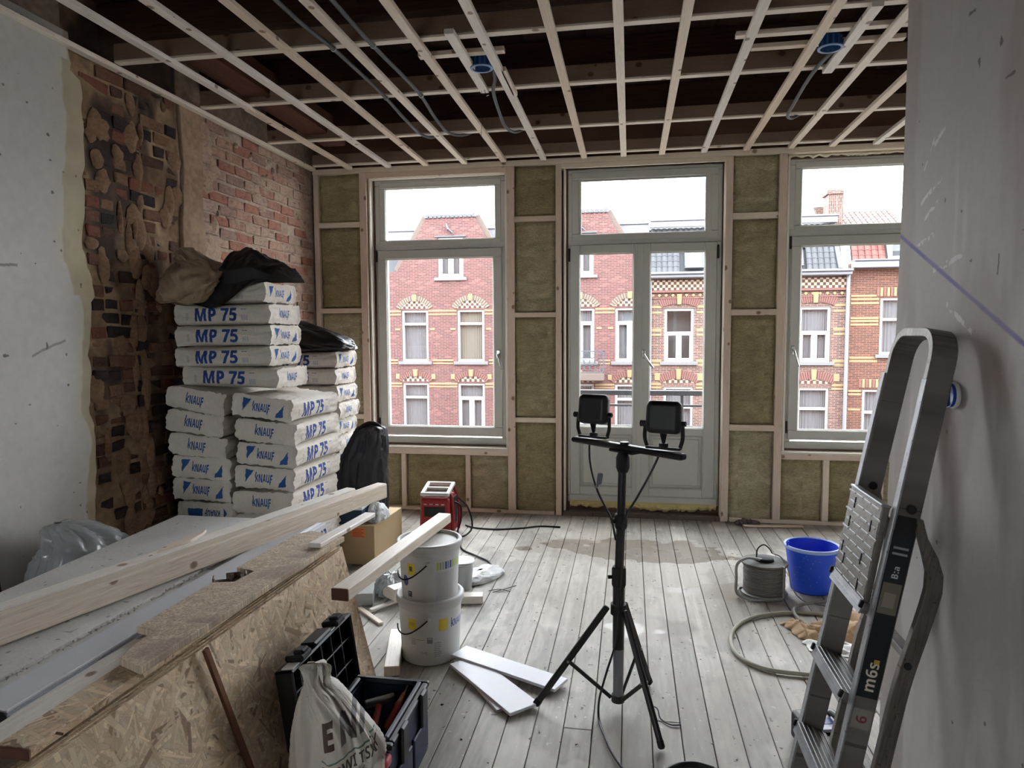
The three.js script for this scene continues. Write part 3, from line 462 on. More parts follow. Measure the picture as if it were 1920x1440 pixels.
function windowUnit(name, [x0, x1, y0, y1], ty, hx, hy, sashx) {
  const w = structure(name), zf = -5.88;
  M('frame', merge([...bars(x0, x1, y0, y1, 0.045, -5.97, zf - 0.012, 0.006, 0.06), ...bars(x0 + 0.04, x1 - 0.04, ty, y1 - 0.02, 0.055, -5.96, zf - 0.006, 0.006), span(x0, x1, ty - 0.03, ty + 0.03, -5.97, zf - 0.008, 0.006)]), A.frame, w);
  M('bead', beadRing(x0 + 0.085, x1 - 0.085, ty + 0.042, y1 - 0.066, zf - 0.016), A.bead, w); pane(w, x0 + 0.09, x1 - 0.09, ty + 0.045, y1 - 0.07, -5.93);
  const sash = new THREE.Group(); sash.name = 'sash'; w.add(sash); const sy0 = y0 + 0.078, sy1 = ty - 0.03, sx0 = x0 + 0.022, sx1 = x1 - 0.034;
  M('sash_frame', merge(bars(sx0, sx1, sy0, sy1, 0.078, -5.95, zf + 0.006, 0.006)), A.frame, sash); M('bead', beadRing(sx0 + 0.07, sx1 - 0.07, sy0 + 0.07, sy1 - 0.07, zf - 0.004), A.bead, sash); pane(sash, sx0 + 0.075, sx1 - 0.075, sy0 + 0.075, sy1 - 0.075, -5.915);
  leverHandle(w, hx, hy, zf + 0.006, 0.12);
  for (const y of [sy1 - 0.05, sy0 + 0.1]) M('hinge', span(sx0 - 0.016, sx0 - 0.002, y - 0.05, y + 0.05, zf - 0.006, zf + 0.012, 0.004), A.seal, w);
  return w;
}
windowUnit('window_1', W1, 2.31, -1.117, 1.37); windowUnit('window_2', W2, 2.335, 1.287, 1.40);
{ // balcony door: fixed top light over two leaves with panelled bottoms
  const [x0, x1, y0, y1] = D1, zf = -5.88, ty = 2.31, d = structure('door_1');
  M('frame', merge([...bars(x0, x1, y0, y1, 0.04, -5.97, zf - 0.012, 0.006, 0.055), ...bars(x0 + 0.03, x1 - 0.03, ty, y1 - 0.02, 0.062, -5.96, zf - 0.006, 0.006), span(x0, x1, ty - 0.03, ty + 0.03, -5.97, zf - 0.008, 0.006)]), A.frame, d);
  M('bead', beadRing(x0 + 0.098, x1 - 0.122, ty + 0.02, y1 - 0.085, zf - 0.01), A.bead, d); pane(d, x0 + 0.104, x1 - 0.128, ty + 0.025, y1 - 0.09, -5.93);
  M('bead', span(x0 + 0.09, x0 + 0.106, ty, y1 - 0.06, -5.95, zf - 0.008), A.frame, d); M('bead', span(x1 - 0.13, x1 - 0.08, ty, y1 - 0.06, -5.95, zf - 0.008), A.frame, d);
  for (const [a, b, ga, gb] of [[x0 + 0.02, 0.072, -0.42, 0.023], [0.075, x1 - 0.038, 0.16, 0.597]]) {
    const leaf = new THREE.Group(); leaf.name = 'door_leaf'; d.add(leaf); const lo = 0.172, hi = 2.28;
    M('leaf_frame', merge([span(a, ga, lo, hi, -5.95, zf + 0.006, 0.005), span(gb, b, lo, hi, -5.95, zf + 0.006, 0.005), span(ga, gb, 2.208, hi, -5.95, zf + 0.006, 0.005), span(ga, gb, 0.69, 0.755, -5.95, zf + 0.006, 0.005), span(ga, gb, lo, 0.24, -5.95, zf + 0.006, 0.005)]), A.frame, leaf);
    M('bead', beadRing(ga - 0.008, gb + 0.008, 0.748, 2.214, zf - 0.004), A.bead, leaf); pane(leaf, ga, gb, 0.755, 2.208, -5.92);
    M('panel', merge([span(ga - 0.01, gb + 0.01, 0.23, 0.70, -5.94, zf - 0.012, 0.003), span(ga + 0.03, gb - 0.03, 0.268, 0.662, zf - 0.014, zf - 0.002, 0.01)]), A.frame, leaf); M('moulding', merge(bars(ga - 0.002, gb + 0.002, 0.238, 0.692, 0.012, zf - 0.012, zf + 0.008, 0.004)), A.bead, leaf);
  }
  M('cover_strip', span(0.055, 0.094, 0.175, 2.278, zf + 0.004, zf + 0.014, 0.004), A.frame, d); M('threshold', span(x0 + 0.01, x1 - 0.01, 0.10, 0.165, -5.97, zf + 0.002, 0.006), A.frame, d);
  leverHandle(d, 0.112, 1.37, zf + 0.012, 0.42);
  for (const x of [x0 + 0.012, x1 - 0.03]) for (const y of [2.2, 0.24]) M('hinge', span(x - 0.008, x + 0.008, y - 0.055, y + 0.055, zf - 0.006, zf + 0.014, 0.004), y > 1 ? A.seal : A.frame, d);
}

// ---------- across the street ----------
const ZH = -26, GY = -5.2;
structure('street', span(-40, 40, GY - 0.3, GY, -60, -6.2, 0), mat(0x55534f, { roughness: 0.95 }));
const H = { white: mat(0x8c8c8e, { roughness: 0.6 }), fascia: mat(0x62646a, { roughness: 0.6 }), red: mat(0xffffff, { map: T.redFacade, roughness: 0.9 }), brown: mat(0xffffff, { map: T.brownFacade, roughness: 0.9 }), pinkBrick: mat(0xe9c8b4, { map: T.brownFacade, roughness: 0.9 }),
  yellow: mat(0x746448, { roughness: 0.85 }), sill: mat(0x5c5c5e, { roughness: 0.8 }), archDark: mat(0x544a44, { roughness: 0.9 }), archDark2: mat(0x60574e, { roughness: 0.9 }), archRed: mat(0x5e403a, { roughness: 0.9 }), checker: mat(0xffffff, { map: T.checker, roughness: 0.9 }),
  slate: [0x292c31, 0x2e3136, 0x25282c].map((c) => mat(c, { roughness: 0.6 })), redTile: [0x54281f, 0x5a2e26, 0x4c241d].map((c) => mat(c, { roughness: 0.7 })), oldTile: [0x4a3833, 0x43322d, 0x504039].map((c) => mat(c, { roughness: 0.75 })), roof: mat(0x26292d, { roughness: 0.7 }),
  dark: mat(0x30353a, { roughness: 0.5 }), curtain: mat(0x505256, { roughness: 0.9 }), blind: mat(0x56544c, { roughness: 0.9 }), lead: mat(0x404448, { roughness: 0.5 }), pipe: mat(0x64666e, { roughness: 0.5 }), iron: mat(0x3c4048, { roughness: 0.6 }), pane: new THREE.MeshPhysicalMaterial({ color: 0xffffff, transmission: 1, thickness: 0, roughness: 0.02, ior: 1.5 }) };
function facade(house, name, outline, holes, m, depth = 0.3, z = ZH) {
  const s = new THREE.Shape(outline.map(([x, y]) => new THREE.Vector2(x, y)));
  for (const [x0, x1, y0, y1] of holes) s.holes.push(new THREE.Path([[x0, y0], [x0, y1], [x1, y1], [x1, y0]].map(([x, y]) => new THREE.Vector2(x, y))));
  return M(name, new THREE.ExtrudeGeometry(s, { depth, bevelEnabled: false }).translate(0, 0, z - depth), m, house);
}
function farWindow(house, cx, w, y0, y1, { ty = null, mullion = true, curtain = 'curtain', fw = 0.09, sill = true, arched = false } = {}) {
  const x0 = cx - w / 2, x1 = cx + w / 2, z1 = ZH - 0.04, z0 = ZH - 0.14, win = new THREE.Group(); win.name = 'window'; house.add(win);
  const g = [...bars(x0, x1, y0, y1, fw, z0, z1, 0.01)];
  if (ty) g.push(span(x0 + fw, x1 - fw, ty - 0.05, ty + 0.05, z0, z1 + 0.01, 0.01));
  if (mullion) g.push(span(cx - 0.06, cx + 0.06, y0 + fw, (ty ?? y1 - fw) - 0.04, z0, z1 + 0.01, 0.01), ...bars(x0 + fw, cx - 0.05, y0 + fw - 0.02, (ty ?? y1 - fw) - 0.04, 0.05, z0, z1, 0.008), ...bars(cx + 0.05, x1 - fw, y0 + fw - 0.02, (ty ?? y1 - fw) - 0.04, 0.05, z0, z1, 0.008));
  if (arched) g.push(extrude([[x0, y1 - 0.02], [x1, y1 - 0.02], ...Array.from({ length: 11 }, (_, i) => { const t = 1 - i / 10; return [mix(x0, x1, t), y1 + 0.11 * Math.sin(t * Math.PI)]; })], 0.1).translate(0, 0, (z0 + z1) / 2));
  M('window_frame', merge(g), H.white, win);
  M('pane', new THREE.PlaneGeometry(x1 - x0 - 0.1, y1 - y0 - 0.1).translate(cx, (y0 + y1) / 2, z0 + 0.03), H.pane, win);
  if (curtain) M('curtain', surf(60, 2, (u, v) => [mix(x0 + 0.06, x1 - 0.06, u), mix(y0 + 0.06, y1 - 0.06, v), z0 - 0.06 + 0.012 * Math.sin(u * 60 + 3 * Math.sin(u * 7))]), curtain === 'blind' ? H.blind : H.curtain, win);
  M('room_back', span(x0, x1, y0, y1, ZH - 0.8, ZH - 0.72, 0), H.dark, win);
  if (sill) M('window_sill', span(x0 - 0.14, x1 + 0.14, y0 - 0.12, y0, ZH - 0.1, ZH + 0.08, 0.012), H.sill, win);
}
function arch(house, cx, y, half, rise, thick, n, ma, key, tymp) {
  const R = (half * half + rise * rise) / (2 * rise), cy = y + rise - R, a0 = Math.asin(half / R) * 1.06, gs = [];
  for (let i = 0; i < n; i++) { const a = mix(-a0, a0, (i + 0.08) / n), b = mix(-a0, a0, (i + 0.92) / n), p = (r, t) => [cx + r * Math.sin(t), cy + r * Math.cos(t)]; gs.push(extrude([p(R, a), p(R, b), p(R + thick, b), p(R + thick, a)], 0.06, 0.006).translate(0, 0, ZH + 0.005)); }
  M('arch', merge(gs), ma, house).userData.kind = 'stuff';
  M('keystone', extrude([[cx - 0.07, cy + R - 0.03], [cx + 0.07, cy + R - 0.03], [cx + 0.09, cy + R + thick + 0.05], [cx - 0.09, cy + R + thick + 0.05]], 0.12, 0.01).translate(0, 0, ZH + 0.01), key, house);
  if (tymp) M('tympanum', extrude([[cx - half, y], [cx + half, y], ...Array.from({ length: 13 }, (_, i) => { const t = mix(a0, -a0, i / 12) / 1.06; return [cx + R * Math.sin(t), cy + R * Math.cos(t)]; }).slice(1, -1)], 0.03).translate(0, 0, ZH), tymp, house);
}
const tileGeo = surf(6, 1, (u, v) => [(u - 0.5) * 0.215, v * 0.235 - 0.03, 0.028 * Math.sin(u * Math.PI * 1.6 - 0.3) + 0.014 - v * 0.012]);
const tileThick = merge([tileGeo, surf(6, 1, (u, v) => [(u - 0.5) * 0.215, -0.03, 0.028 * Math.sin(u * Math.PI * 1.6 - 0.3) + 0.014 - v * 0.02])]);
function tiles(house, x0, x1, y0, z0, rise, run, rows, ms, skip = () => false) {
  const n = Math.round((x1 - x0) / 0.2), tilt = -Math.atan2(run, rise), L = Math.hypot(rise, run);
  for (let r = 0; r < rows; r++) for (let i = 0; i < n; i++) { const x = x0 + (i + 0.5) * ((x1 - x0) / n), t = r / rows; if (skip(x, y0 + rise * t)) continue;
    const o = M('roof_tile', tileThick, ms[Math.floor(hash(i, r + 7) * 3)], house, [x, y0 + rise * t, z0 - run * t + 0.05], [tilt, 0, 0]); o.scale.y = L / rows / 0.2; }
}
const slope = (x0, x1, y0, z0, y1, z1, t = 0.06) => surf(1, 1, (u, v) => [mix(x0, x1, u), mix(y0, y1, v), mix(z0, z1, v)]);
{ // red house, two bays with gables
  const h = thing('row_house', 'red brick row house with stepped-top gables and cream brick bands across the street', 'house');
  const wx = [-10.2, -8.24, -6.02, -3.93, -1.84, -0.02], holes = [];
  for (const x of wx) holes.push([x - 0.53, x + 0.53, 0.47, 2.46], [x - 0.53, x + 0.53, -2.3, -0.36]);
  for (const c of [-6.79, -1.84]) holes.push([c - 0.5, c + 0.5, 3.69, 5.2]);
  const gab = (c) => [[c - 2.15, 3.95], [c - 1.78, 4.55], [c - 1.2, 5.5], [c - 0.95, 5.98], [c + 0.95, 5.98], [c + 1.2, 5.5], [c + 1.78, 4.55], [c + 2.15, 3.95]];
  facade(h, 'facade_wall', [[-13, GY], [-13, 3.95], ...gab(-6.79), ...gab(-1.84).slice(0, -1), [0.31, 3.95], [0.64, 3.95], [0.64, GY]], holes, H.red);
  for (const x of wx) {
    farWindow(h, x, 1.06, 0.47, 2.46, { ty: 1.92, mullion: hash(Math.round(x * 10), 1) > 0.45, curtain: x === -6.02 ? 'blind' : 'curtain' }); farWindow(h, x, 1.06, -2.3, -0.36, { ty: -0.93, mullion: x === -6.02 || x === -1.84 });
    arch(h, x, 2.52, 0.56, 0.3, 0.19, 17, H.archDark2, H.yellow, H.checker); arch(h, x, -0.3, 0.56, 0.22, 0.19, 17, H.archRed, H.yellow, H.checker);
    for (const s of [-1, 1]) M('springer', span(x + s * 0.72 - 0.08, x + s * 0.72 + 0.08, -0.22, -0.02, ZH - 0.02, ZH + 0.04, 0.015), H.yellow, h);
    for (const [y, t] of [[2.43, 0.045], [2.3, 0.04], [0.52, 0.04], [0.4, 0.035], [-0.38, 0.045], [-0.5, 0.035]]) { const nx = wx[wx.indexOf(x) + 1] ?? 1.2; M('brick_band', span(x + (y < 1 && y > 0 ? 0.7 : 0.55), Math.min(0.66, nx - (y < 1 && y > 0 ? 0.7 : 0.55)), y - t, y + t * 0.6, ZH - 0.02, ZH + 0.02, 0.008), H.yellow, h); }
    for (const s of [-1, 1]) M('brick_accent', span(x + s * 0.7 - 0.1, x + s * 0.7 + 0.1, 1.68, 1.76, ZH - 0.02, ZH + 0.015, 0.008), H.yellow, h);
  }
  for (const c of [-6.79, -1.84]) {
    farWindow(h, c, 1.0, 3.69, 5.2, { ty: 4.78, mullion: true, curtain: 'curtain', fw: 0.11 });
    M('lintel', span(c - 0.62, c + 0.62, 5.21, 5.27, ZH - 0.02, ZH + 0.05, 0.01), H.lead, h);
    const cop = []; for (let i = 0; i < 12; i++) { const x = c - 0.98 + i * 0.168; cop.push(span(x, x + 0.13, 5.93, 6.07 + 0.03 * hash(i, 2), ZH - 0.3, ZH + 0.05, 0.02)); } M('gable_coping', merge(cop), H.lead, h);
    for (const s of [-1, 1]) M('gable_verge', merge([stick([c + s * 0.97, 5.98, ZH - 0.12], [c + s * 1.78, 4.55, ZH - 0.12], 0.34, 0.06, 0.01, [0, 0, 1]), stick([c + s * 1.78, 4.55, ZH - 0.12], [c + s * 2.15, 3.95, ZH - 0.12], 0.34, 0.06, 0.01, [0, 0, 1])]), H.archDark, h);
    M('gable_ornament', merge([rod([c - 0.1, 5.55, ZH + 0.05], [c + 0.16, 5.32, ZH + 0.05], 0.05, 8, 0.02), rod([c - 0.14, 5.72, ZH + 0.04], [c - 0.06, 5.5, ZH + 0.05], 0.03, 8, 0.06)]), H.lead, h);
  }
  M('roof_slope', slope(-13, 0.66, 3.9, ZH - 0.25, 5.22, ZH - 0.95), H.roof, h);
  M('fascia', merge([span(-13, 0.66, 5.22, 5.56, ZH - 1.0, ZH - 0.55, 0.01), span(-13, 0.66, 5.56, 5.62, ZH - 1.1, ZH - 0.5, 0.01)]), H.fascia, h);
  M('roof_flat', span(-13, 0.58, 5.5, 5.6, ZH - 9, ZH - 0.9, 0), H.lead, h);
  M('mast', merge([rod([-8.1, 5.6, ZH - 2], [-8.1, 6.3, ZH - 2], 0.03), rod([-7.96, 5.6, ZH - 2], [-7.96, 6.35, ZH - 2], 0.025)]), H.lead, h);
  // small iron balcony
  const bal = new THREE.Group(); bal.name = 'balcony'; h.add(bal); M('balcony_slab', span(-2.75, -0.93, -0.2, 0.08, ZH, ZH + 0.8, 0.03), H.archDark, bal);
  const br = [span(-2.75, -0.93, 0.86, 0.9, ZH + 0.76, ZH + 0.8, 0.005), span(-2.75, -0.93, 0.1, 0.13, ZH + 0.76, ZH + 0.8, 0.005), span(-0.97, -0.93, 0.08, 0.9, ZH + 0.76, ZH + 0.8, 0.005), span(-0.97, -0.93, 0.86, 0.9, ZH, ZH + 0.8, 0.005)];
  for (let i = 0; i < 9; i++) { const x = -2.65 + i * 0.2; br.push(rod([x, 0.1, ZH + 0.78], [x, 0.88, ZH + 0.78], 0.012, 6)); for (const y of [0.28, 0.5, 0.72]) br.push(new THREE.TorusGeometry(0.085, 0.012, 5, 14, 4.6).rotateZ(i + y * 5).translate(x + 0.1, y, ZH + 0.78)); }
  M('balcony_railing', merge(br), H.iron, bal);
}
{ // brown house with the patterned cornice and dark tiles
  const h = thing('row_house', 'brown brick row house with patterned cornice, dark tiles and a big chimney', 'house');
  const wx = [1.75, 4.1, 6.42], holes = []; for (const x of wx) holes.push([x - 0.53, x + 0.53, 0.47, 2.42], [x - 0.53, x + 0.53, -2.3, -0.45]);
  facade(h, 'facade_wall', [[0.67, GY], [0.67, 3.6], [7.5, 3.6], [7.5, GY]], holes, H.brown);
  wx.forEach((x, i) => { farWindow(h, x, 1.06, 0.47, 2.42, { ty: 1.52, arched: true, curtain: i ? 'curtain' : null, fw: 0.1 }); farWindow(h, x, 1.06, -2.3, -0.45, { ty: -1.2, mullion: false });
    arch(h, x, 2.46, 0.6, 0.12, 0.3, 19, H.archRed, H.yellow, null); arch(h, x, -0.3, 0.6, 0.16, 0.3, 19, H.archRed, H.yellow, H.checker);
    for (const s of [-1, 1]) M('springer', span(x + s * 0.76 - 0.1, x + s * 0.76 + 0.1, -0.22, 0.04, ZH - 0.02, ZH + 0.04, 0.015), H.yellow, h); });
  const edges = [0.67, ...wx.flatMap((x) => [x - 0.62, x + 0.62]), 7.5];
  for (let i = 0; i < edges.length; i += 2) for (const [y, t] of [[2.47, 0.05], [2.26, 0.04], [1.62, 0.05], [1.45, 0.04], [0.5, 0.05], [0.36, 0.04], [-0.35, 0.05], [-0.48, 0.04]]) M('brick_band', span(edges[i], edges[i + 1], y - t, y + t, ZH - 0.02, ZH + 0.015, 0.008), H.yellow, h);
  M('cornice_panel', span(0.67, 7.5, 3.06, 3.44, ZH - 0.02, ZH + 0.05, 0.01), H.checker, h); M('cornice_band', merge([span(0.67, 7.5, 2.98, 3.06, ZH - 0.02, ZH + 0.1, 0.01), span(0.67, 7.5, 2.76, 2.8, ZH - 0.02, ZH + 0.05, 0.01)]), H.archRed, h);
  const den = []; for (let x = 0.8; x < 7.45; x += 0.24) den.push(cbox(0.1, 0.1, 0.08, 0.015).rotateZ(Math.PI / 4).translate(x, 2.88, ZH + 0.02)); M('dentil_row', merge(den), H.yellow, h).userData.kind = 'stuff';
  M('gutter', merge([span(0.66, 7.52, 3.5, 3.62, ZH - 0.05, ZH + 0.34, 0.02), span(0.66, 7.54, 3.62, 3.7, ZH - 0.05, ZH + 0.42, 0.02)]), H.fascia, h);
  M('roof_slope', slope(0.67, 7.3, 3.7, ZH - 0.02, 5.35, ZH - 0.7), H.roof, h);
  const sky = [[1.92, 2.62], [5.3, 5.98]];
  tiles(h, 0.74, 7.1, 3.74, ZH + 0.02, 1.62, 0.67, 8, H.slate, (x, y) => sky.some(([a, b]) => x > a - 0.12 && x < b + 0.12 && y < 4.45) || (x > 2.8 && x < 4.9));
  for (const [a, b] of sky) { const s = new THREE.Group(); s.name = 'skylight'; h.add(s); s.position.set((a + b) / 2, 4.12, ZH - 0.12); s.rotation.x = -0.39; M('skylight_frame', merge(bars(-(b - a) / 2, (b - a) / 2, -0.34, 0.36, 0.06, 0, 0.14, 0.01)), H.lead, s); M('pane', new THREE.PlaneGeometry(b - a - 0.1, 0.6).translate(0, 0, 0.1), mat(0x3c4147, { roughness: 0.3 }), s); }
  M('fascia', merge([span(0.7, 7.2, 5.4, 5.62, ZH - 0.8, ZH - 0.4, 0.01), span(0.7, 7.24, 5.62, 5.68, ZH - 0.9, ZH - 0.35, 0.01)]), H.fascia, h); M('roof_flat', span(0.7, 7.2, 5.5, 5.66, ZH - 9, ZH - 0.7, 0), H.lead, h);
  M('verge', stick([7.2, 3.72, ZH + 0.05], [7.05, 5.4, ZH - 0.62], 0.16, 0.1, 0.01), H.lead, h);
  M('drain_pipe', merge([rod([0.72, GY, ZH + 0.08], [0.72, 3.4, ZH + 0.08], 0.05), rod([7.46, GY, ZH + 0.1], [7.46, 3.6, ZH + 0.1], 0.065)]), H.pipe, h);
  const ch = new THREE.Group(); ch.name = 'chimney'; h.add(ch); M('chimney_stack', span(6.0, 6.5, 5.6, 5.88, ZH - 2, ZH - 1.5, 0.03), H.lead, ch); M('chimney_pot', merge([rod([6.22, 5.86, ZH - 1.75], [6.22, 6.22, ZH - 1.75], 0.07, 12, 0.05), new THREE.ConeGeometry(0.09, 0.35, 8).translate(6.68, 5.84, ZH - 1.75)]), H.archDark, ch);
  const big = new THREE.Group(); big.name = 'chimney'; h.add(big); M('chimney_stack', merge([span(7.0, 7.5, 5.2, 6.45, ZH - 1.6, ZH - 0.9, 0.01), span(6.93, 7.52, 6.45, 6.62, ZH - 1.65, ZH - 0.85, 0.03)]), mat(0xffffff, { map: T.brownFacade, roughness: 0.9 }), big); M('flashing', span(6.98, 7.54, 5.12, 5.24, ZH - 1.2, ZH - 0.86, 0.01), H.white, big);
  M('roof_gable', extrude([[6.75, 6.2], [7.2, 6.2], [7.2, 5.0]], 0.2).translate(0, 0, ZH - 2), H.brown, h);
}
{ // house with the red tiles
  const h = thing('row_house', 'pinkish brick row house with bright red roof tiles across the street', 'house');
  const holes = [[8.55, 9.6, 0.73, 2.7], [8.05, 9.1, -2.3, -0.49], [11, 12, 0.73, 2.7]];
  facade(h, 'facade_wall', [[7.54, GY], [7.54, 3.9], [14, 3.9], [14, GY]], holes, H.pinkBrick);
  farWindow(h, 9.08, 1.05, 0.73, 2.7, { ty: 1.95, mullion: false }); farWindow(h, 8.58, 1.05, -2.3, -0.49, { ty: -1.3, mullion: false }); farWindow(h, 11.5, 1.0, 0.73, 2.7, { ty: 1.95, mullion: false });
  for (const [c, y] of [[9.08, 2.75], [8.58, -0.43]]) { const gs = []; for (let i = 0; i < 12; i++) gs.push(span(c - 0.66 + i * 0.11, c - 0.57 + i * 0.11, y, y + 0.3, ZH - 0.02, ZH + 0.03, 0.01)); M('lintel', merge(gs.filter((_, i) => i % 2)), H.yellow, h); M('lintel', merge(gs.filter((_, i) => i % 2 === 0)), H.archRed, h); }
  for (const y of [2.78, 2.66, 2.52, 2.0, 1.9, 1.78, 0.62, 0.5, -0.55, -0.67, -1.2]) M('brick_band', span(7.58, y > 0 ? 8.5 : 8.0, y - 0.04, y + 0.035, ZH - 0.02, ZH + 0.015, 0.008), H.yellow, h);
  M('gutter', merge([span(7.56, 14, 3.72, 3.95, ZH - 0.05, ZH + 0.36, 0.02), span(7.56, 14, 3.95, 4.0, ZH - 0.05, ZH + 0.42, 0.02)]), H.fascia, h);
  M('roof_slope', slope(7.56, 14, 3.98, ZH - 0.02, 4.95, ZH - 0.4), H.roof, h); M('roof_slope', slope(7.56, 14, 4.9, ZH - 0.55, 6.2, ZH - 2.9), H.roof, h);
  tiles(h, 7.58, 8.66, 4.0, ZH + 0.02, 0.95, 0.36, 5, H.redTile); tiles(h, 7.58, 9.7, 4.92, ZH - 0.5, 1.26, 2.3, 10, H.oldTile);
  const d = new THREE.Group(); d.name = 'dormer'; h.add(d); M('dormer_frame', merge([...bars(8.75, 9.9, 4.0, 4.9, 0.12, ZH - 0.3, ZH + 0.05, 0.01), span(8.66, 10, 4.9, 5.02, ZH - 0.6, ZH + 0.12, 0.01)]), H.white, d); M('pane', span(8.85, 9.8, 4.1, 4.82, ZH - 0.2, ZH - 0.15, 0), mat(0x62686f, { roughness: 0.15 }), d);
}
{ // treetop behind the flat roofs
  const t = thing('tree', 'grey-green treetop showing above the white roof edge across the street', 'tree', [-0.2, 5, -40]);
  const gs = [], lf = new THREE.OctahedronGeometry(0.1, 0); for (let i = 0; i < 900; i++) { const a = rr(0, 6.28), r = Math.sqrt(rnd()), y = Math.abs(rr(-1, 1)); const g = lf.clone(); g.scale(rr(0.6, 1.3), rr(0.3, 0.6), rr(0.5, 1)); g.rotateY(rr(0, 6)); g.rotateZ(rr(-1, 1)); g.translate(r * Math.cos(a) * 1.35 * (1 - 0.25 * y), 1.3 + y * 1.0 * Math.sqrt(1 - r * r * 0.8) - 0.3 * r, r * Math.sin(a) * 1.2); gs.push(g); }
  M('foliage', merge(gs), mat(0x3c4238, { roughness: 0.9 }), t).userData.kind = 'stuff'; M('trunk', rod([0, -10.2, 0], [0, 1.4, 0], 0.25, 10, 0.1), mat(0x4a4038), t);
}
{ // railing outside the balcony door
  const b = thing('balcony_railing', 'dark metal railing bars outside the glazed balcony door', 'railing', [0, 0, -6.35]), m = mat(0x34363c, { roughness: 0.5 });
  M('top_rail', span(-0.62, 0.82, 0.985, 1.03, -0.025, 0.025, 0.004), m, b); M('rail', span(-0.62, 0.82, 0.882, 0.902, -0.01, 0.01, 0.003), m, b); M('rail', span(-0.62, 0.82, 0.69, 0.712, -0.01, 0.01, 0.003), m, b);
  for (const x of [-0.6, 0.46, 0.8]) M('post', span(x - 0.014, x + 0.014, 0.1, 0.99, -0.012, 0.012, 0.003), m, b);
  M('bracket', merge([span(-0.62, -0.58, 0.1, 0.14, -0.01, 0.24, 0.003), span(0.78, 0.82, 0.1, 0.14, -0.01, 0.24, 0.003), span(0.44, 0.48, 0.1, 0.14, -0.01, 0.24, 0.003), span(-0.62, 0.82, 0.08, 0.1, -0.02, 0.24, 0.003)]), m, b);
}

// ---------- plaster bags ----------
function bagGeo(row, sd, H = 0.133, L = 0.6, W = 0.375) {
  const g = new THREE.BoxGeometry(2, 2, 2, 56, 14, 36), p = g.attributes.position, uv = g.attributes.uv;
  for (let i = 0; i < p.count; i++) {
    let a = p.getX(i), b = p.getY(i), c = p.getZ(i); 
    const e = Math.pow(Math.abs(a), 6), pw = mix(5, 14, e), m = Math.max(Math.abs(b), Math.abs(c)) || 1, q = Math.pow(Math.pow(Math.abs(b / m), pw) + Math.pow(Math.abs(c / m), pw) + 1e-9, -1 / pw), q1 = b || c ? q : 1;
    const b2 = b * mix(1, q1, m), c2 = c * mix(1, q1, m);
    const wr = (fbm(c * 9 + sd * 3, a * 2.2 + b * 3 + sd, 4) - 0.5) * (0.25 + 1.7 * e), wr2 = (fbm(a * 3 + sd * 5, b * 6 + 9, 4) - 0.5), cr = (fbm(a * 12 + sd, (b + c) * 5, 3) - 0.5), pl = -Math.pow(1 - Math.abs(2 * noise((b * 2.2 + c * 5.5) * (1.5 - 0.5 * Math.abs(a)) + sd * 7, a * 1.3 + sd) - 1), 5) * sstep(0.35, 0.95, Math.abs(a)) * (Math.abs(a) < 0.995 ? 1 : 0.2), hf = -Math.pow(1 - Math.abs(2 * noise(a * 3.5 + 0.8 * c + sd * 3, sd * 9 + c * 0.7) - 1), 9) * 0.5;
    let x = a * L / 2 * (1 - 0.012 * Math.abs(b2)) + (Math.abs(a) > 0.98 ? Math.sign(a) * (0.006 * (1 - b2 * b2) + 0.012 * (fbm(c * 3 + sd, b * 2 + a, 3) - 0.5)) : 0.004 * cr);
    let y = b2 * H / 2 * (1 + 0.05 * (1 - c2 * c2) * (1 - e) - 0.05 * e * (1 - Math.abs(c))) + (0.010 * wr + 0.006 * (pl + hf)) * b - 0.006 * Math.abs(b) * (hash(sd, 2) - 0.5) * a;
    let z = c2 * W / 2 * (1 + 0.035 * (1 - b * b) * (1 - e) - 0.02 * (1 - e)) + Math.sign(c) * Math.abs(c) * (0.012 * wr2 + 0.010 * wr + 0.010 * pl);
    if (Math.abs(a) > 0.93 && Math.abs(c) > 0.9) { x += Math.sign(a) * 0.008 * (1 - Math.abs(b)); }
    p.setXYZ(i, x, y, z);
  }
  // faces of BoxGeometry in order +x -x +y -y +z -z
  const per = [15 * 37, 15 * 37, 57 * 37, 57 * 37, 57 * 15, 57 * 15], rows = [row, row, 4, 4, 0, 0]; let k = 0;
  per.forEach((n, f) => { for (let i = 0; i < n; i++, k++) { const v0 = 1 - (rows[f] + 1) * 0.2; uv.setXY(k, uv.getX(k), v0 + 0.004 + uv.getY(k) * 0.192); } });
  g.computeVertexNormals(); g.clearGroups(); return g;
}
const PLAIN = 1, TRI = 2, FLIP = 3, bagGeos = new Map(), bagGroup = 'plaster bags stacked against the brick wall';
function bag(label, row, sd, pos, rot) {
  const key = row * 10 + (sd % 3) + (rot[1] ? 100 : 0); if (!bagGeos.has(key)) bagGeos.set(key, bagGeo(row, (sd % 3) + row * 3, rot[1] ? 0.133 : 0.120));
  const m = M('plaster_bag', bagGeos.get(key), A.bag, scene, pos); m.rotation.set(rot[2], rot[1], rot[0], 'ZYX'); return tag(m, label, 'bag', bagGroup);
}
const endWay = -Math.PI / 2;
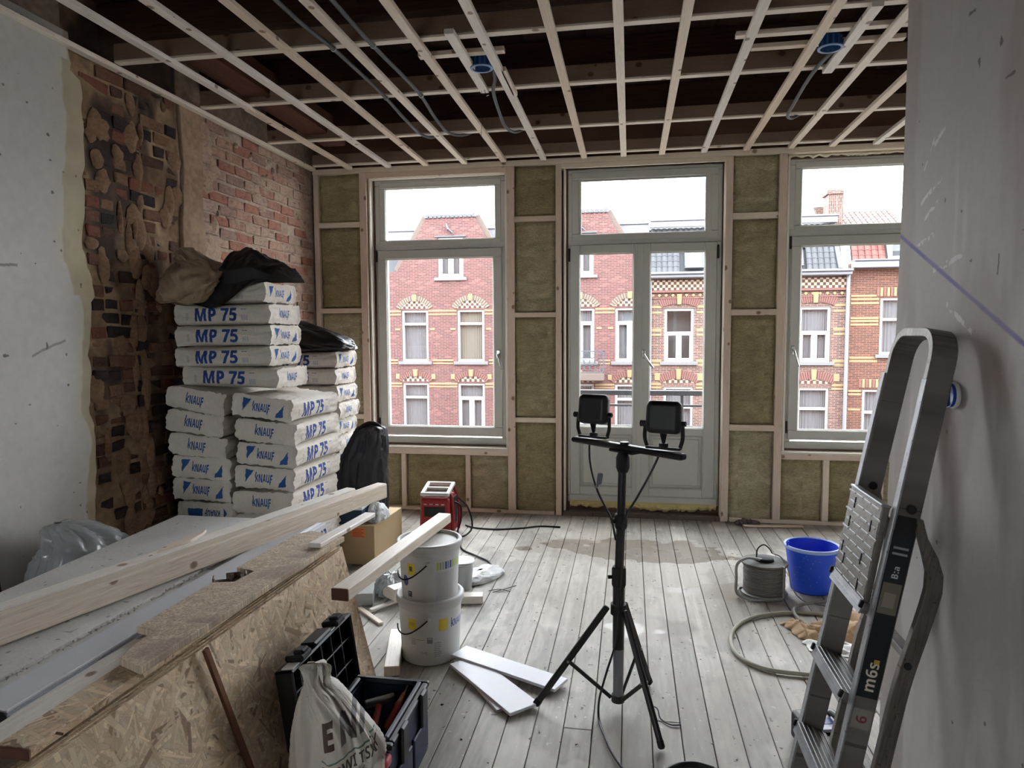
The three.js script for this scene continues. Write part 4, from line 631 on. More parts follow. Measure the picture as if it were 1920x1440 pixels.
// left lower column, top to bottom: ends towards the camera
[['grey plaster bag with a plain logo end, topmost of the left column', PLAIN, -2.508, 1.165, -0.155], ['grey plaster bag with a plain logo end, second down in the left column', PLAIN, -2.52, 1.03, -0.13], ['grey plaster bag with a plain logo end, third down in the left column', PLAIN, -2.505, 0.895, -0.10],
 ['grey plaster bag with two blue triangles, fourth down in the left lower column', TRI, -2.49, 0.765, -0.05], ['grey plaster bag with two blue triangles, fifth down in the left lower column', TRI, -2.485, 0.632, -0.03], ['plaster bag with upside-down print, sixth down in the left lower column', FLIP, -2.465, 0.497, 0.0]].forEach(([l, r, x, y, roll], i) => bag(l, r, i + 1, [x, y, -3.985 + 0.012 * (hash(i, 4) - 0.5)], [roll, endWay + 0.03 * (hash(i, 5) - 0.5), 0]));
[['grey plaster bag with two blue triangles, topmost of the right lower column', TRI, -2.09, 1.125, -0.12], ['grey plaster bag with a plain logo end, second down in the right lower column', PLAIN, -2.085, 0.985, -0.11], ['grey plaster bag with two blue triangles, third down in the right lower column', TRI, -2.075, 0.848, -0.06], ['grey plaster bag with two blue triangles, fourth down in the right lower column', TRI, -2.085, 0.712, -0.05], ['grey plaster bag with a plain logo end, fifth down in the right column', PLAIN, -2.095, 0.575, -0.01]].forEach(([l, r, x, y, roll], i) => bag(l, r, i + 2, [x, y, -3.985 + 0.03 * (hash(i, 14) - 0.5)], [roll, endWay + 0.03 * (hash(i, 15) - 0.5), 0]));
for (let i = 0; i < 4; i++) { if (i < 3) bag('plaster bag at the foot of the left column, behind the white boards', PLAIN, i, [-2.48, 0.361 - i * 0.136, -3.985], [0, endWay, 0]); bag(i ? 'plaster bag at the foot of the right column, behind the timber' : 'grey plaster bag just showing above the long timbers, sixth down in the right column', PLAIN, i + 1, [-2.09, i ? 0.438 - i * 0.129 : 0.44, -3.985], [0, endWay, 0]); }
// upper stack: long sides towards the camera
[['plaster bag on top of the tall stack, half under black plastic', TRI, -2.40, 1.795, 0.0], ['plaster bag with big blue letters, second from the top of the tall stack', PLAIN, -2.372, 1.670, 0.005], ['plaster bag with big blue letters, third from the top of the tall stack', TRI, -2.372, 1.545, 0.0], ['plaster bag with big blue letters, fourth from the top of the tall stack', TRI, -2.375, 1.42, 0.01], ['plaster bag with big blue letters, lowest of the tall stack, shoved to the right', PLAIN, -2.335, 1.298, -0.02]].forEach(([l, r, x, y, roll], i) => bag(l, r, i, [x, y, -3.945 + 0.012 * (hash(i, 24) - 0.5)], [roll, 0, 0]));
// the pile behind, nearer the window
for (let i = 0; i < 11; i++) bag(['plaster bag at the top of the rear pile, under the black plastic by the window', 'plaster bag second from the top of the rear pile by the window', 'plaster bag third from the top of the rear pile by the window', 'plaster bag fourth from the top of the rear pile by the window', 'plaster bag fifth from the top of the rear pile by the window'][i] ?? 'plaster bag low in the rear pile, behind the front columns', i % 2 ? PLAIN : TRI, i, [-2.425 + 0.03 * (hash(i, 34) - 0.5) + (i > 2 ? 0.015 : 0), 1.36 - i * 0.1245, -4.945], [0.02 * (hash(i, 35) - 0.5), 0, 0]);

// things thrown over the stacks
{ const g = loft([[1.735, -2.58, -3.675, 0.06, 0.02], [1.74, -2.575, -3.675, 0.11, 0.045], [1.80, -2.56, -3.69, 0.155, 0.06], [1.88, -2.545, -3.74, 0.165, 0.07], [1.95, -2.56, -3.80, 0.145, 0.075], [2.0, -2.60, -3.82, 0.10, 0.06], [2.05, -2.645, -3.83, 0.04, 0.03], [2.075, -2.655, -3.83, 0.008, 0.008]], { fold: 0.045, power: 2.6, ff: 3, fv: 4, s: 4 });
  tag(M('paper_sack', g, A.kraft), 'crumpled beige empty paper sack on top of the tall bag stack', 'sack'); }
const drape = (x0, x1, zf, zb, top, crest, drop, sd, nu = 90, nv = 60) => surf(nu, nv, (u, v) => {     // sheet thrown over an edge: v=0 hangs in front, v=1 lies behind
  const x = mix(x0, x1, u), n = fbm(u * 5 + sd, v * 4 + sd, 4) - 0.5, w = Math.abs(fbm(u * 9 + v * 3 + sd, v * 7 + sd, 3) - 0.5), d = drop(u), hang = sstep(0.32, 0.0, v), tp = sstep(0.0, 0.16, u), c = crest(u) * Math.sin(clamp((v - 0.22) / 0.78) * Math.PI) ** 0.8;
  const z = v < 0.3 ? zf + 0.012 - 0.02 * sstep(0, 0.3, v) + 0.02 * n * hang : mix(zf - 0.008, zb, (v - 0.3) / 0.7);
  return [x + 0.03 * n, top(u) - d * tp * (1 - sstep(0, 0.3, v)) + (c + 0.09 * n * Math.min(1, c * 9 + 0.1) - 0.05 * w * Math.min(1, c * 8)) + 0.008, z + 0.012 * (w - 0.2)];
});
tag(M('plastic_sheet', drape(-2.70, -2.03, -3.74, -4.14, () => 1.868, (u) => 0.018 + 0.17 * sstep(0.36, 0.52, u) * (1 - 0.6 * sstep(0.72, 1, u)), (u) => 0.15 * (1 - sstep(0.38, 0.95, u)) - 0.03 * Math.sin(u * 9) * (1 - u) + 0.012, 3), new THREE.MeshStandardMaterial({ color: 0x15161b, roughness: 0.38, side: THREE.DoubleSide })), 'black plastic sheet draped over the top of the tall bag stack', 'plastic sheet');
tag(M('plastic_sheet', loft([[1.428, -2.38, -4.94, 0.30, 0.17], [1.44, -2.38, -4.94, 0.33, 0.205], [1.51, -2.40, -4.95, 0.31, 0.19], [1.58, -2.48, -4.96, 0.22, 0.14], [1.64, -2.57, -4.96, 0.11, 0.09], [1.66, -2.60, -4.96, 0.02, 0.02]], { fold: 0.03, power: 2.4, ff: 7, fv: 5, s: 12 }), A.blackFilm), 'bundled black plastic on top of the rear bag pile beside the window', 'plastic sheet');
{ const t = thing('garment_bag', 'black soft bag standing on the cardboard box under the window', 'bag', [-1.905, 0.275, -4.66]);
  M('bag_body', loft([[0.0, 0.0, 0, 0.17, 0.11], [0.012, 0.0, 0, 0.185, 0.13], [0.22, 0.01, 0, 0.175, 0.13], [0.38, 0.035, 0, 0.152, 0.115], [0.50, 0.07, 0, 0.125, 0.10], [0.58, 0.09, 0, 0.105, 0.085], [0.615, 0.095, 0, 0.085, 0.06], [0.63, 0.095, 0, 0.01, 0.01]], { fold: 0.026, power: 3, ff: 5, fv: 2.5, s: 21 }), new THREE.MeshStandardMaterial({ color: 0x16161c, roughness: 0.5 }), t);
  M('handle', tube([[0.0, 0.54, 0.04], [0.03, 0.615, 0.03], [0.09, 0.645, 0.01], [0.15, 0.625, 0.0], [0.18, 0.57, 0]], 0.014, 24), A.blackCloth, t); M('zip', tube([[0.08, 0.57, 0.075], [0.05, 0.45, 0.11], [0.03, 0.25, 0.135], [0.02, 0.06, 0.138]], 0.006, 24), A.blackRough, t); M('tag', span(-0.065, -0.052, 0.34, 0.372, 0.088, 0.096, 0.002), A.white, t); }

// ---------- boards and timbers on the left ----------
{ const t = thing('board_stack', 'pile of grey boards underneath the white sheets on the left', 'board stack');
  for (let i = 0; i < 12; i++) M('board', span(-2.24 + 0.02 * hash(i, 1), -1.50 - 0.02 * hash(i, 2), i * 0.0495, i * 0.0495 + 0.0485, -3.17 + 0.03 * hash(i, 3), -0.75, 0.002), A.board, t); }
tag(M('plasterboard_sheet', span(-2.275, -1.475, 0.596, 0.6085, -3.215, -0.72, 0.001), A.board), 'lower wide pale plasterboard sheet under the aluminium straightedge', 'plasterboard');
{ const t = thing('plasterboard_sheet', 'upper dusty plasterboard sheet with a crumbling cut edge under the timbers', 'plasterboard');
  const l = [], r = []; for (let z = -3.19; z <= -0.6; z += 0.03) { l.push([-2.30 + 0.045 * (z + 3.19), -z]); r.push([-1.672 - 0.012 * (z + 2.5) + 0.012 * (fbm(z * 24, 2, 3) - 0.5), -z]); }
  const g = extrude([...r, ...l.reverse()], 0.0125, 0.001); planar(g, (x, y) => [x, y]); g.rotateX(-Math.PI / 2); g.translate(0, 0.6155, 0); M('face', g, A.board, t);
  const cs = []; for (let i = 0; i < 130; i++) { const z = rr(-3.1, -1.2); cs.push(at(new THREE.TetrahedronGeometry(rr(0.003, 0.008)), -1.66 - 0.012 * (z + 2.5) + rr(-0.006, 0.008), 0.616 + rr(0, 0.004), z, rnd() * 6, rnd() * 6)); } M('crumbs', merge(cs), mat(0xc4beb6, { roughness: 1 }), t).userData.kind = 'stuff'; }
{ const t = thing('straightedge', 'long aluminium straightedge lying along the white boards', 'straightedge'), a = [-1.528, 0.6225, -3.16], b = [-1.535, 0.6225, -1.40];
  M('blade', stick([a[0] - 0.012, a[1], a[2]], [b[0] - 0.022, b[1], b[2]], 0.115, 0.024, 0.004), A.aluSmooth, t); M('rib', merge([stick([a[0] + 0.048, 0.617, a[2]], [b[0] + 0.048, 0.617, b[2]], 0.014, 0.014, 0.002), stick([a[0] + 0.038, 0.634, a[2]], [b[0] + 0.038, 0.634, b[2]], 0.006, 0.01, 0.002)]), A.aluSmooth, t); M('end_cap', stick([b[0], 0.622, b[2] - 0.004], [b[0] - 0.0006, 0.622, b[2] + 0.014], 0.09, 0.028, 0.008), A.blackRough, t); }
const beamA = 'long planed timber beam with its end showing, lying nearest across the white boards', beamB = 'long timber beam with a split edge, lying behind the nearer beam on the boards';
{ const t = thing('timber_beam', beamA, 'beam'); const a = [-1.70, 0.668, -1.0 + 0.02], b = [-1.372, 0.668, -3.68]; const dx = (b[0] - a[0]) / (b[2] - a[2]);
  M('beam', stick([-1.868 - 0.246 * 0.7 + 0.0, 0.670, -1.05], [-1.375, 0.670, -3.69], 0.066, 0.083, 0.006), A.pineDirty, t); }
{ const t = thing('timber_beam', beamB, 'beam');
  M('beam', stick([-2.172, 0.664, -0.98], [-1.523, 0.664, -3.60], 0.064, 0.070, 0.006), A.pines[2], t);
  const sp = extrude([[0, 0], [0.16, -0.02], [0.26, 0.005], [0.31, 0.03], [0.24, 0.028], [0.2, 0.04], [0.08, 0.03]], 0.012, 0.002); sp.rotateX(-Math.PI / 2); M('splinter', sp, A.pineDirty, t, [-1.815, 0.703, -2.38], [0, 1.45, 0]); }
tag(M('pine_lath', merge([stick([-1.275, 0.683, -2.62], [-1.262, 0.66, -3.21], 0.055, 0.02, 0.003)]), A.pines[2]), 'pale pine lath sticking out past the board pile towards the cardboard box', 'lath');
tag(M('pine_plank', stick([-1.425, 0.6235, -0.8], [-1.422, 0.6235, -2.88], 0.076, 0.034, 0.003), A.pines[2]), 'clean pine plank lying between the straightedge and the strand boards', 'plank');
{ const t = thing('strand_board_strip', 'strand board strip with a dark end lying on the leaning panels', 'board strip'); M('strip', stick([-1.338, 0.634, -1.26], [-1.328, 0.634, -2.75], 0.09, 0.024, 0.003), A.osb, t); M('end_face', stick([-1.338, 0.634, -1.2535], [-1.338, 0.634, -1.2595], 0.092, 0.026, 0.002), A.endGrain, t); M('pencil_mark', stick([-1.2925, 0.642, -1.33], [-1.2925, 0.627, -1.35], 0.003, 0.006, 0.001), A.endGrain, t); }
{ // particle board strip with notches, flat on top of the panels
  const pts = [[-1.276, 1.59], [-1.222, 2.80], [-1.40, 2.86], [-1.452, 2.80], [-1.464, 2.36], [-1.378, 2.33], [-1.388, 2.22], [-1.464, 2.20], [-1.466, 1.82], [-1.392, 1.80], [-1.394, 1.72], [-1.367, 1.628]];
  const g = extrude(pts, 0.022, 0.002); planar(g, (x, y) => [x, y]); g.rotateX(-Math.PI / 2); g.translate(0, 0.660, 0); tag(M('particle_board', g, A.chip), 'notched particle board offcut on top of the leaning strand boards', 'board'); }
{ // leaning strand boards
  const a = new THREE.Vector3(-1.228, 0.62, -2.779), d = new THREE.Vector3(-0.02, 0, 1).normalize(), up = new THREE.Vector3(-0.156, 0.62, 0).normalize();
  const labels = ['front strand board panel leaning on edge against the board pile', 'second strand board panel behind the front leaning one', 'third strand board panel in the leaning set', 'rearmost strand board panel of the leaning set'];
  for (let i = 0; i < 4; i++) { const n = new THREE.Vector3().crossVectors(up, d).normalize(), L = 2.44, Hh = 0.64, off = 0.019 * i + 0.010, c = a.clone().addScaledVector(d, L / 2 - [0, 0.05, 0.03, 0.075][i]).addScaledVector(up, -Hh / 2 + 0.002 * i).addScaledVector(n, n.x > 0 ? -off : off);
    const g = cbox(L, Hh, 0.018, 0.0015, i * 0.37, 0.2); g.applyMatrix4(new THREE.Matrix4().makeBasis(d, up, new THREE.Vector3().crossVectors(d, up)).setPosition(c)); tag(M('strand_board', g, A.osb), labels[i], 'panel', 'strand board panels leaning on edge'); }
  tag(M('brown_lath', stick([-1.228, 0.628, -1.80], [-1.078, 0.005, -1.895], 0.022, 0.012, 0.002, [1, 0, 0]), mat(0x7a5236, { map: T.pine, roughness: 0.8 })), 'thin brown lath leaning upright against the front strand board', 'lath'); }
{ const t = thing('steel_bracket', 'small rusty steel bracket lying in a notch of the particle board', 'bracket', [-1.44, 0.6425, -2.285], 0.5), m = mat(0x6a5e54, { metalness: 0.6, roughness: 0.5 });
  M('plate', span(-0.06, 0.05, 0, 0.008, -0.02, 0.02, 0.002), m, t); M('flange', merge([span(-0.02, 0.03, 0.006, 0.03, -0.02, -0.014, 0.002), span(-0.065, -0.058, 0, 0.026, -0.02, 0.02, 0.002), span(0.045, 0.052, 0, 0.032, -0.02, 0.02, 0.002)]), m, t); M('bolt', rod([0, 0.008, 0], [0, 0.03, 0], 0.008, 8), m, t); }
tag(M('rubble_bag', loft([[0.0, 0, 0, 0.16, 0.18], [0.02, 0, 0, 0.185, 0.22], [0.35, -0.005, 0, 0.19, 0.24], [0.52, 0.0, 0.02, 0.175, 0.22], [0.62, 0.01, 0.04, 0.13, 0.16], [0.69, -0.02, 0.08, 0.07, 0.08], [0.71, -0.03, 0.1, 0.015, 0.02]], { fold: 0.03, power: 2.2, ff: 6, fv: 4, s: 33 }), new THREE.MeshPhysicalMaterial({ color: 0xc2c4c6, roughness: 0.12, transmission: 0.45, thickness: 0 }), scene, [-2.50, 0, -2.78]), 'full clear grey plastic bag between the left wall and the boards', 'bag');
tag(M('leaning_board', at(cbox(0.012, 0.80, 0.34, 0.002), -2.655, 0.40, -2.33, 0, 0, 0.12), mat(0x6e5a48, { map: T.chip, roughness: 0.9 })), 'brown board leaning against the left plaster wall by the plastic bag', 'board');

// ---------- cardboard box and what lies on it ----------
{ const t = thing('cardboard_box', 'brown cardboard box with an orange sticker on the floor behind the boards', 'box', [-1.88, 0, -4.585], -0.045);
  const pan = (n, g) => M(n, g, A.card, t); pan('side_panel', merge([span(-0.215, 0.215, 0.002, 0.268, 0.245, 0.25, 0.001), span(-0.215, 0.215, 0.002, 0.268, -0.25, -0.245, 0.001), span(0.21, 0.215, 0.002, 0.268, -0.245, 0.245, 0.001), span(-0.215, -0.21, 0.002, 0.268, -0.245, 0.245, 0.001)])); pan('bottom_panel', span(-0.21, 0.21, 0.0, 0.005, -0.245, 0.245, 0.001));
  M('top_flap', span(-0.215, 0.215, 0.268, 0.272, 0.003, 0.25, 0.001), mat(0xc9b08a, { roughness: 0.85 }), t); M('top_flap', span(-0.215, 0.215, 0.268, 0.272, -0.25, -0.003, 0.001), mat(0xc9b08a, { roughness: 0.85 }), t);
  M('sticker', new THREE.PlaneGeometry(0.10, 0.07).translate(0.10, 0.222, 0.2512), mat(0xffffff, { map: T.orange, roughness: 0.7 }), t); M('hand_hole', span(0.05, 0.075, 0.2722, 0.2732, 0.08, 0.1, 0.0005), A.dark, t); }
{ const t = thing('blue_carton', 'dark blue carton with a white lid edge lying on the cardboard box', 'carton', [-1.87, 0.273, -4.42], 0.06); M('carton', span(-0.12, 0.10, 0, 0.10, -0.09, 0.09, 0.004), mat(0x1d3350, { roughness: 0.6 }), t); M('lid', span(-0.125, 0.105, 0.10, 0.118, -0.095, 0.095, 0.003), mat(0xd8dce2, { roughness: 0.6 }), t); }
{ const t = thing('tool_case', 'small black tool case beside the blue carton behind the boards', 'case', [-2.075, 0.273, -4.44], 0.1); M('case', new RoundedBoxGeometry(0.15, 0.08, 0.22, 3, 0.015).translate(0, 0.04, 0), A.blackPlastic, t); M('lid', new RoundedBoxGeometry(0.152, 0.025, 0.222, 3, 0.01).translate(0, 0.092, 0), A.blackRough, t); M('handle', tube([[-0.04, 0.07, 0.11], [-0.04, 0.08, 0.135], [0.04, 0.08, 0.135], [0.04, 0.07, 0.11]], 0.006, 20), A.blackPlastic, t); }
tag(M('white_cloth', loft([[0.274, 0, 0, 0.04, 0.09], [0.28, 0, 0, 0.052, 0.12], [0.32, 0, 0, 0.055, 0.115], [0.36, -0.01, 0, 0.045, 0.08], [0.38, -0.02, 0, 0.02, 0.03], [0.385, -0.02, 0, 0.005, 0.005]], { fold: 0.02, power: 2.2, ff: 4, fv: 3, s: 44 }), mat(0xc9cacb, { roughness: 0.6 }), scene, [-1.705, 0, -4.50]), 'crumpled white plastic heap on the right edge of the cardboard box', 'plastic');

// ---------- jobsite radio ----------
{ const t = thing('jobsite_radio', 'red jobsite radio with a white handle frame standing by the window wall', 'radio', [-1.455, 0, -5.12], 0.03), red = mat(0x9c1a24, { roughness: 0.45 }), wh = mat(0xd6d2d0, { roughness: 0.5 });
  const body = new RoundedBoxGeometry(0.25, 0.30, 0.27, 4, 0.03), p = body.attributes.position; for (let i = 0; i < p.count; i++) { const k = 1 - 0.10 * (p.getY(i) + 0.15) / 0.3; p.setX(i, p.getX(i) * k); p.setZ(i, p.getZ(i) * k); } body.computeVertexNormals();
  M('body', body.translate(0, 0.16, 0), red, t);
  M('handle_frame', merge([new RoundedBoxGeometry(0.225, 0.028, 0.035, 3, 0.01).translate(0, 0.335, 0.108), new RoundedBoxGeometry(0.225, 0.028, 0.035, 3, 0.01).translate(0, 0.375, -0.09), at(new RoundedBoxGeometry(0.03, 0.028, 0.22, 3, 0.01), -0.098, 0.356, 0.01, 0.2), at(new RoundedBoxGeometry(0.03, 0.028, 0.22, 3, 0.01), 0.098, 0.356, 0.01, 0.2), at(new RoundedBoxGeometry(0.2, 0.02, 0.025, 3, 0.008), 0, 0.358, 0.0, 0.2)]), wh, t);
  M('top_cover', at(new RoundedBoxGeometry(0.16, 0.012, 0.07, 2, 0.005), 0, 0.333, 0.05, 0.2), A.blackRough, t); M('front_window', span(-0.085, 0.085, 0.12, 0.245, 0.115, 0.128, 0.006), A.blackPlastic, t); M('vent_row', merge([0, 1, 2, 3].map((i) => span(-0.085 + i * 0.045, -0.06 + i * 0.045, 0.256, 0.264, 0.118, 0.126, 0.001))), wh, t);
  M('side_panel', span(0.112, 0.128, 0.08, 0.30, -0.09, 0.08, 0.006), A.blackRough, t); M('roll_bar', tube([[0.125, 0.02, 0.1], [0.135, 0.16, 0.09], [0.12, 0.31, 0.07], [0.1, 0.34, 0.02]], 0.012, 24), red, t); M('roll_bar', tube([[0.135, 0.02, -0.1], [0.14, 0.16, -0.1], [0.12, 0.31, -0.09], [0.1, 0.36, -0.08]], 0.012, 24), red, t);
  M('power_cord', tube([[0.13, 0.26, 0.02], [0.175, 0.24, 0.03], [0.18, 0.12, 0.02], [0.16, 0.03, 0.05], [0.2, 0.008, 0.08], [0.26, 0.05, 0.0], [0.22, 0.2, -0.05], [0.15, 0.28, -0.04]], 0.007, 60), A.cable, t); }

// ---------- buckets with a beam across ----------
const latheV = (prof, seg, h) => { const g = lathe(prof, seg), p = g.attributes.position, u = g.attributes.uv; for (let i = 0; i < p.count; i++) u.setY(i, p.getY(i) / h); return g; };
function bucket(label, y, print, h, r) {
  const t = thing('plaster_bucket', label, 'bucket', [-0.945, y, -3.155], THREE.MathUtils.degToRad(16.7 - 195)), r0 = r * 0.92;
  M('pail', latheV([[0, 0.001], [r0 - 0.006, 0.001], [r0, 0.006], [r, h - 0.035]], 64, h - 0.035), mat(0xffffff, { map: print, roughness: 0.5 }), t);
  M('rim', lathe([[r - 0.002, h - 0.05], [r + 0.004, h - 0.048], [r + 0.004, h - 0.03], [r + 0.013, h - 0.028], [r + 0.014, h - 0.005], [r + 0.009, h + 0.001], [r - 0.006, h + 0.001], [r - 0.009, h - 0.014], [0, h - 0.012]], 64), mat(0xcfcfcd, { roughness: 0.5 }), t);
  M('lid_dust', new THREE.CircleGeometry(r - 0.012, 40).rotateX(-Math.PI / 2).translate(0, h - 0.0112, 0), A.board, t);
  const pts = []; for (let i = 0; i <= 16; i++) { const a = THREE.MathUtils.degToRad(mix(192, 104, i / 16)), k = i / 16; pts.push([Math.sin(a) * (r + 0.007), h - 0.08 - 0.075 * k - 0.045 * Math.sin(k * Math.PI), Math.cos(a) * (r + 0.007)]); }
  M('wire_handle', tube(pts, 0.0034, 40, 6), A.blackRough, t); const e = pts[0]; M('ear', new THREE.SphereGeometry(0.01, 10, 8).translate(e[0] * 0.985, e[1], e[2] * 0.985), A.white, t);
  return t; }
bucket('lower white plaster bucket with a yellow square, under the other bucket', 0, T.bucketLow, 0.312, 0.150); bucket('upper white plaster bucket with coloured label stripes, under the short beam', 0.3, T.bucketUp, 0.272, 0.144);
{ const t = thing('short_beam', 'short timber beam with a dark end lying across the top bucket', 'beam'); M('beam', stick([-1.045, 0.5955, -2.345], [-0.945, 0.5955, -3.44], 0.068, 0.046, 0.003), A.pineDirty, t); M('end_face', stick([-1.0455, 0.5955, -2.3395], [-1.0452, 0.5955, -2.3435], 0.066, 0.044, 0.001), A.endGrain, t); }
tag(M('wood_block', stick([-1.056, 0.0235, -2.905], [-1.165, 0.0235, -3.30], 0.07, 0.046, 0.003), A.pines[0]), 'pine block lying on the floor left of the lower bucket', 'wood block');
tag(M('wood_block', stick([-0.83, 0.0225, -3.83], [-1.0, 0.0225, -3.80], 0.075, 0.044, 0.003), A.pines[2]), 'short pine offcut on the floor right of the buckets', 'wood block');
tag(M('wood_chunk', at(extrude([[0, 0], [0.13, 0], [0.13, 0.07], [0.05, 0.07], [0, 0.035]], 0.16, 0.003), -1.36, 0.03, -3.82, 0, -0.7, 0), A.pines[0]), 'pine chunk with a slanting end on the floor behind the buckets', 'wood block');
tag(M('thin_lath', stick([-1.50, 0.006, -3.62], [-1.30, 0.008, -3.43], 0.03, 0.012, 0.002), A.pines[1]), 'thin pine lath on the floor between the strand board and the buckets', 'lath');
tag(M('thin_lath', stick([-1.42, 0.014, -3.58], [-1.20, 0.03, -3.85], 0.03, 0.012, 0.002), A.pines[2]), 'pine lath propped on the chunk behind the buckets', 'lath');
tag(M('grey_carton', at(span(-0.12, 0.12, 0, 0.07, -0.08, 0.08, 0.003), -1.58, 0, -3.72, 0, 0.3, 0), mat(0xa9aca8, { roughness: 0.8 })), 'pale grey carton on the floor by the end of the strand boards', 'carton');
tag(M('crumpled_film', loft([[0, 0, 0, 0.05, 0.08], [0.01, 0, 0, 0.07, 0.1], [0.06, 0, 0, 0.06, 0.09], [0.10, 0.01, 0, 0.03, 0.04], [0.11, 0.01, 0, 0.005, 0.005]], { fold: 0.03, s: 51, nu: 48, nv: 24 }), A.whiteFilm, scene, [-1.42, 0, -3.90]), 'crumpled clear film on the floor between box and buckets', 'plastic');
{ const t = thing('clear_tub', 'small translucent tub on the floor right behind the buckets', 'tub', [-1.005, 0, -4.02]); M('tub', lathe([[0, 0.002], [0.062, 0.002], [0.075, 0.16], [0.079, 0.165], [0.073, 0.165], [0.06, 0.008], [0, 0.008]], 36), A.whiteFilm, t); M('lid', lathe([[0, 0.17], [0.078, 0.17], [0.081, 0.16], [0.081, 0.175], [0, 0.178]], 36), A.white, t); }
{ const t = thing('film_pack', 'white plastic pack with a green label on the floor behind the pine offcut', 'pack', [-0.93, 0, -4.22], -0.5); M('pack', loft([[0, 0, 0, 0.09, 0.16], [0.008, 0, 0, 0.10, 0.18], [0.035, 0, 0, 0.085, 0.15], [0.05, 0, 0, 0.04, 0.09], [0.052, 0, 0, 0.01, 0.02]], { fold: 0.014, power: 2.6, s: 61, nu: 56, nv: 24 }), mat(0xd2d4d4, { roughness: 0.4 }), t); M('label', span(-0.045, 0.045, 0.02, 0.045, 0.145, 0.17, 0.004), mat(0x5d6b38, { roughness: 0.7 }), t); }
// trimmed white boards on the floor
tag(M('white_board', stick([-0.80, 0.03, -3.135], [-0.285, 0.022, -2.905], 0.115, 0.014, 0.0015), A.mdf), 'topmost narrow white board of the three lying by the tripod', 'board');
tag(M('white_board', stick([-0.76, 0.021, -3.06], [-0.415, 0.015, -2.70], 0.145, 0.014, 0.0015), A.mdf), 'middle white board pointing at the tripod foot, under the topmost', 'board');
tag(M('white_board', stick([-0.765, 0.0065, -3.12], [-0.475, 0.0065, -2.72], 0.13, 0.013, 0.0015), A.mdf), 'lowest white board, its dark edge showing under the other two', 'board');

// ---------- tool box, tools, carrier bag ----------
{ const t = thing('tool_box', 'open dark blue tool box with its black lid up against the strand board', 'tool box'), blue = mat(0x232c44, { roughness: 0.55 }), grey = mat(0x4c505a, { roughness: 0.5 }), x0 = -1.0, x1 = -0.735, z0 = -2.405, z1 = -1.985, h = 0.245;
  M('tray', merge([span(x0, x1, 0.0, 0.012, z0, z1, 0.004), span(x0, x0 + 0.012, 0.012, h, z0, z1, 0.004), span(x1 - 0.012, x1, 0.012, h, z0, z1, 0.004), span(x0 + 0.012, x1 - 0.012, 0.012, h, z0, z0 + 0.012, 0.004), span(x0 + 0.012, x1 - 0.012, 0.012, h, z1 - 0.012, z1, 0.004), span(x1 - 0.004, x1 + 0.012, 0.03, 0.15, z0 + 0.06, z0 + 0.2, 0.004), span(x1 - 0.004, x1 + 0.012, 0.03, 0.15, z1 - 0.2, z1 - 0.06, 0.004)]), blue, t);
  M('rim', merge(bars(x0 - 0.008, x1 + 0.008, -0.21, 0.21, 0.022, 0, 0.022, 0.005)).rotateX(-Math.PI / 2).translate(0, h, (z0 + z1) / 2), A.blackPlastic, t); M('rim_rail', merge([span(x1 - 0.03, x1 - 0.014, h + 0.006, h + 0.03, z0 + 0.03, z1 - 0.03, 0.004), span(x0 + 0.03, x1 - 0.03, h + 0.006, h + 0.026, z0 + 0.016, z0 + 0.03, 0.004)]), grey, t);
  for (const z of [z0 + 0.1, z1 - 0.11]) M('latch', span(x1 + 0.004, x1 + 0.02, 0.15, h + 0.03, z - 0.03, z + 0.03, 0.006), A.blackPlastic, t);
  M('handle_end', new RoundedBoxGeometry(0.11, 0.035, 0.05, 3, 0.012).translate(-0.78, h - 0.02, z1 + 0.02), mat(0xb54a58, { roughness: 0.5 }), t); M('handle_end', new RoundedBoxGeometry(0.08, 0.03, 0.045, 3, 0.012).translate(-0.96, h - 0.03, z1 + 0.02), mat(0xb03a48, { roughness: 0.5 }), t);
  const lid = new THREE.Group(); lid.name = 'lid'; t.add(lid); lid.position.set(x0 - 0.015, h - 0.015, (z0 + z1) / 2); lid.rotation.z = 0.14; const lz = 0.235, lh = 0.265;
  M('lid_shell', merge([span(-0.05, -0.042, 0, lh, -lz, lz, 0.003), span(-0.05, 0.012, lh - 0.012, lh, -lz, lz, 0.006), span(-0.05, 0.012, 0, lh, -lz, -lz + 0.012, 0.006), span(-0.05, 0.012, 0, lh, lz - 0.012, lz, 0.006), span(-0.05, 0.012, 0, 0.012, -lz, lz, 0.006)]), A.blackPlastic, lid);
  const ribs = []; for (let i = 1; i < 6; i++) ribs.push(span(-0.042, -0.006, 0.012, lh - 0.012, -lz + i * 0.078 - 0.003, -lz + i * 0.078 + 0.003, 0.001)); for (const y of [0.09, 0.175]) ribs.push(span(-0.042, -0.006, y - 0.003, y + 0.003, -lz + 0.012, lz - 0.012, 0.001)); M('lid_rib', merge(ribs), A.blackPlastic, lid);
  for (const z of [-0.13, 0.14]) M('lid_catch', merge([span(-0.045, 0.02, lh, lh + 0.022, z - 0.035, z + 0.035, 0.006), span(-0.02, 0.018, lh + 0.018, lh + 0.034, z - 0.022, z + 0.022, 0.005)]), A.blackRough, lid); M('lid_grip', span(-0.045, 0.014, lh, lh + 0.018, -0.06, 0.07, 0.006), A.blackPlastic, lid);
  M('lid_badge', span(-0.03, 0.01, lh + 0.0005, lh + 0.005, -0.095, -0.005, 0.001), A.white, lid); M('lid_badge', span(-0.03, 0.01, lh + 0.0005, lh + 0.005, 0.18, 0.225, 0.001), A.white, lid); }
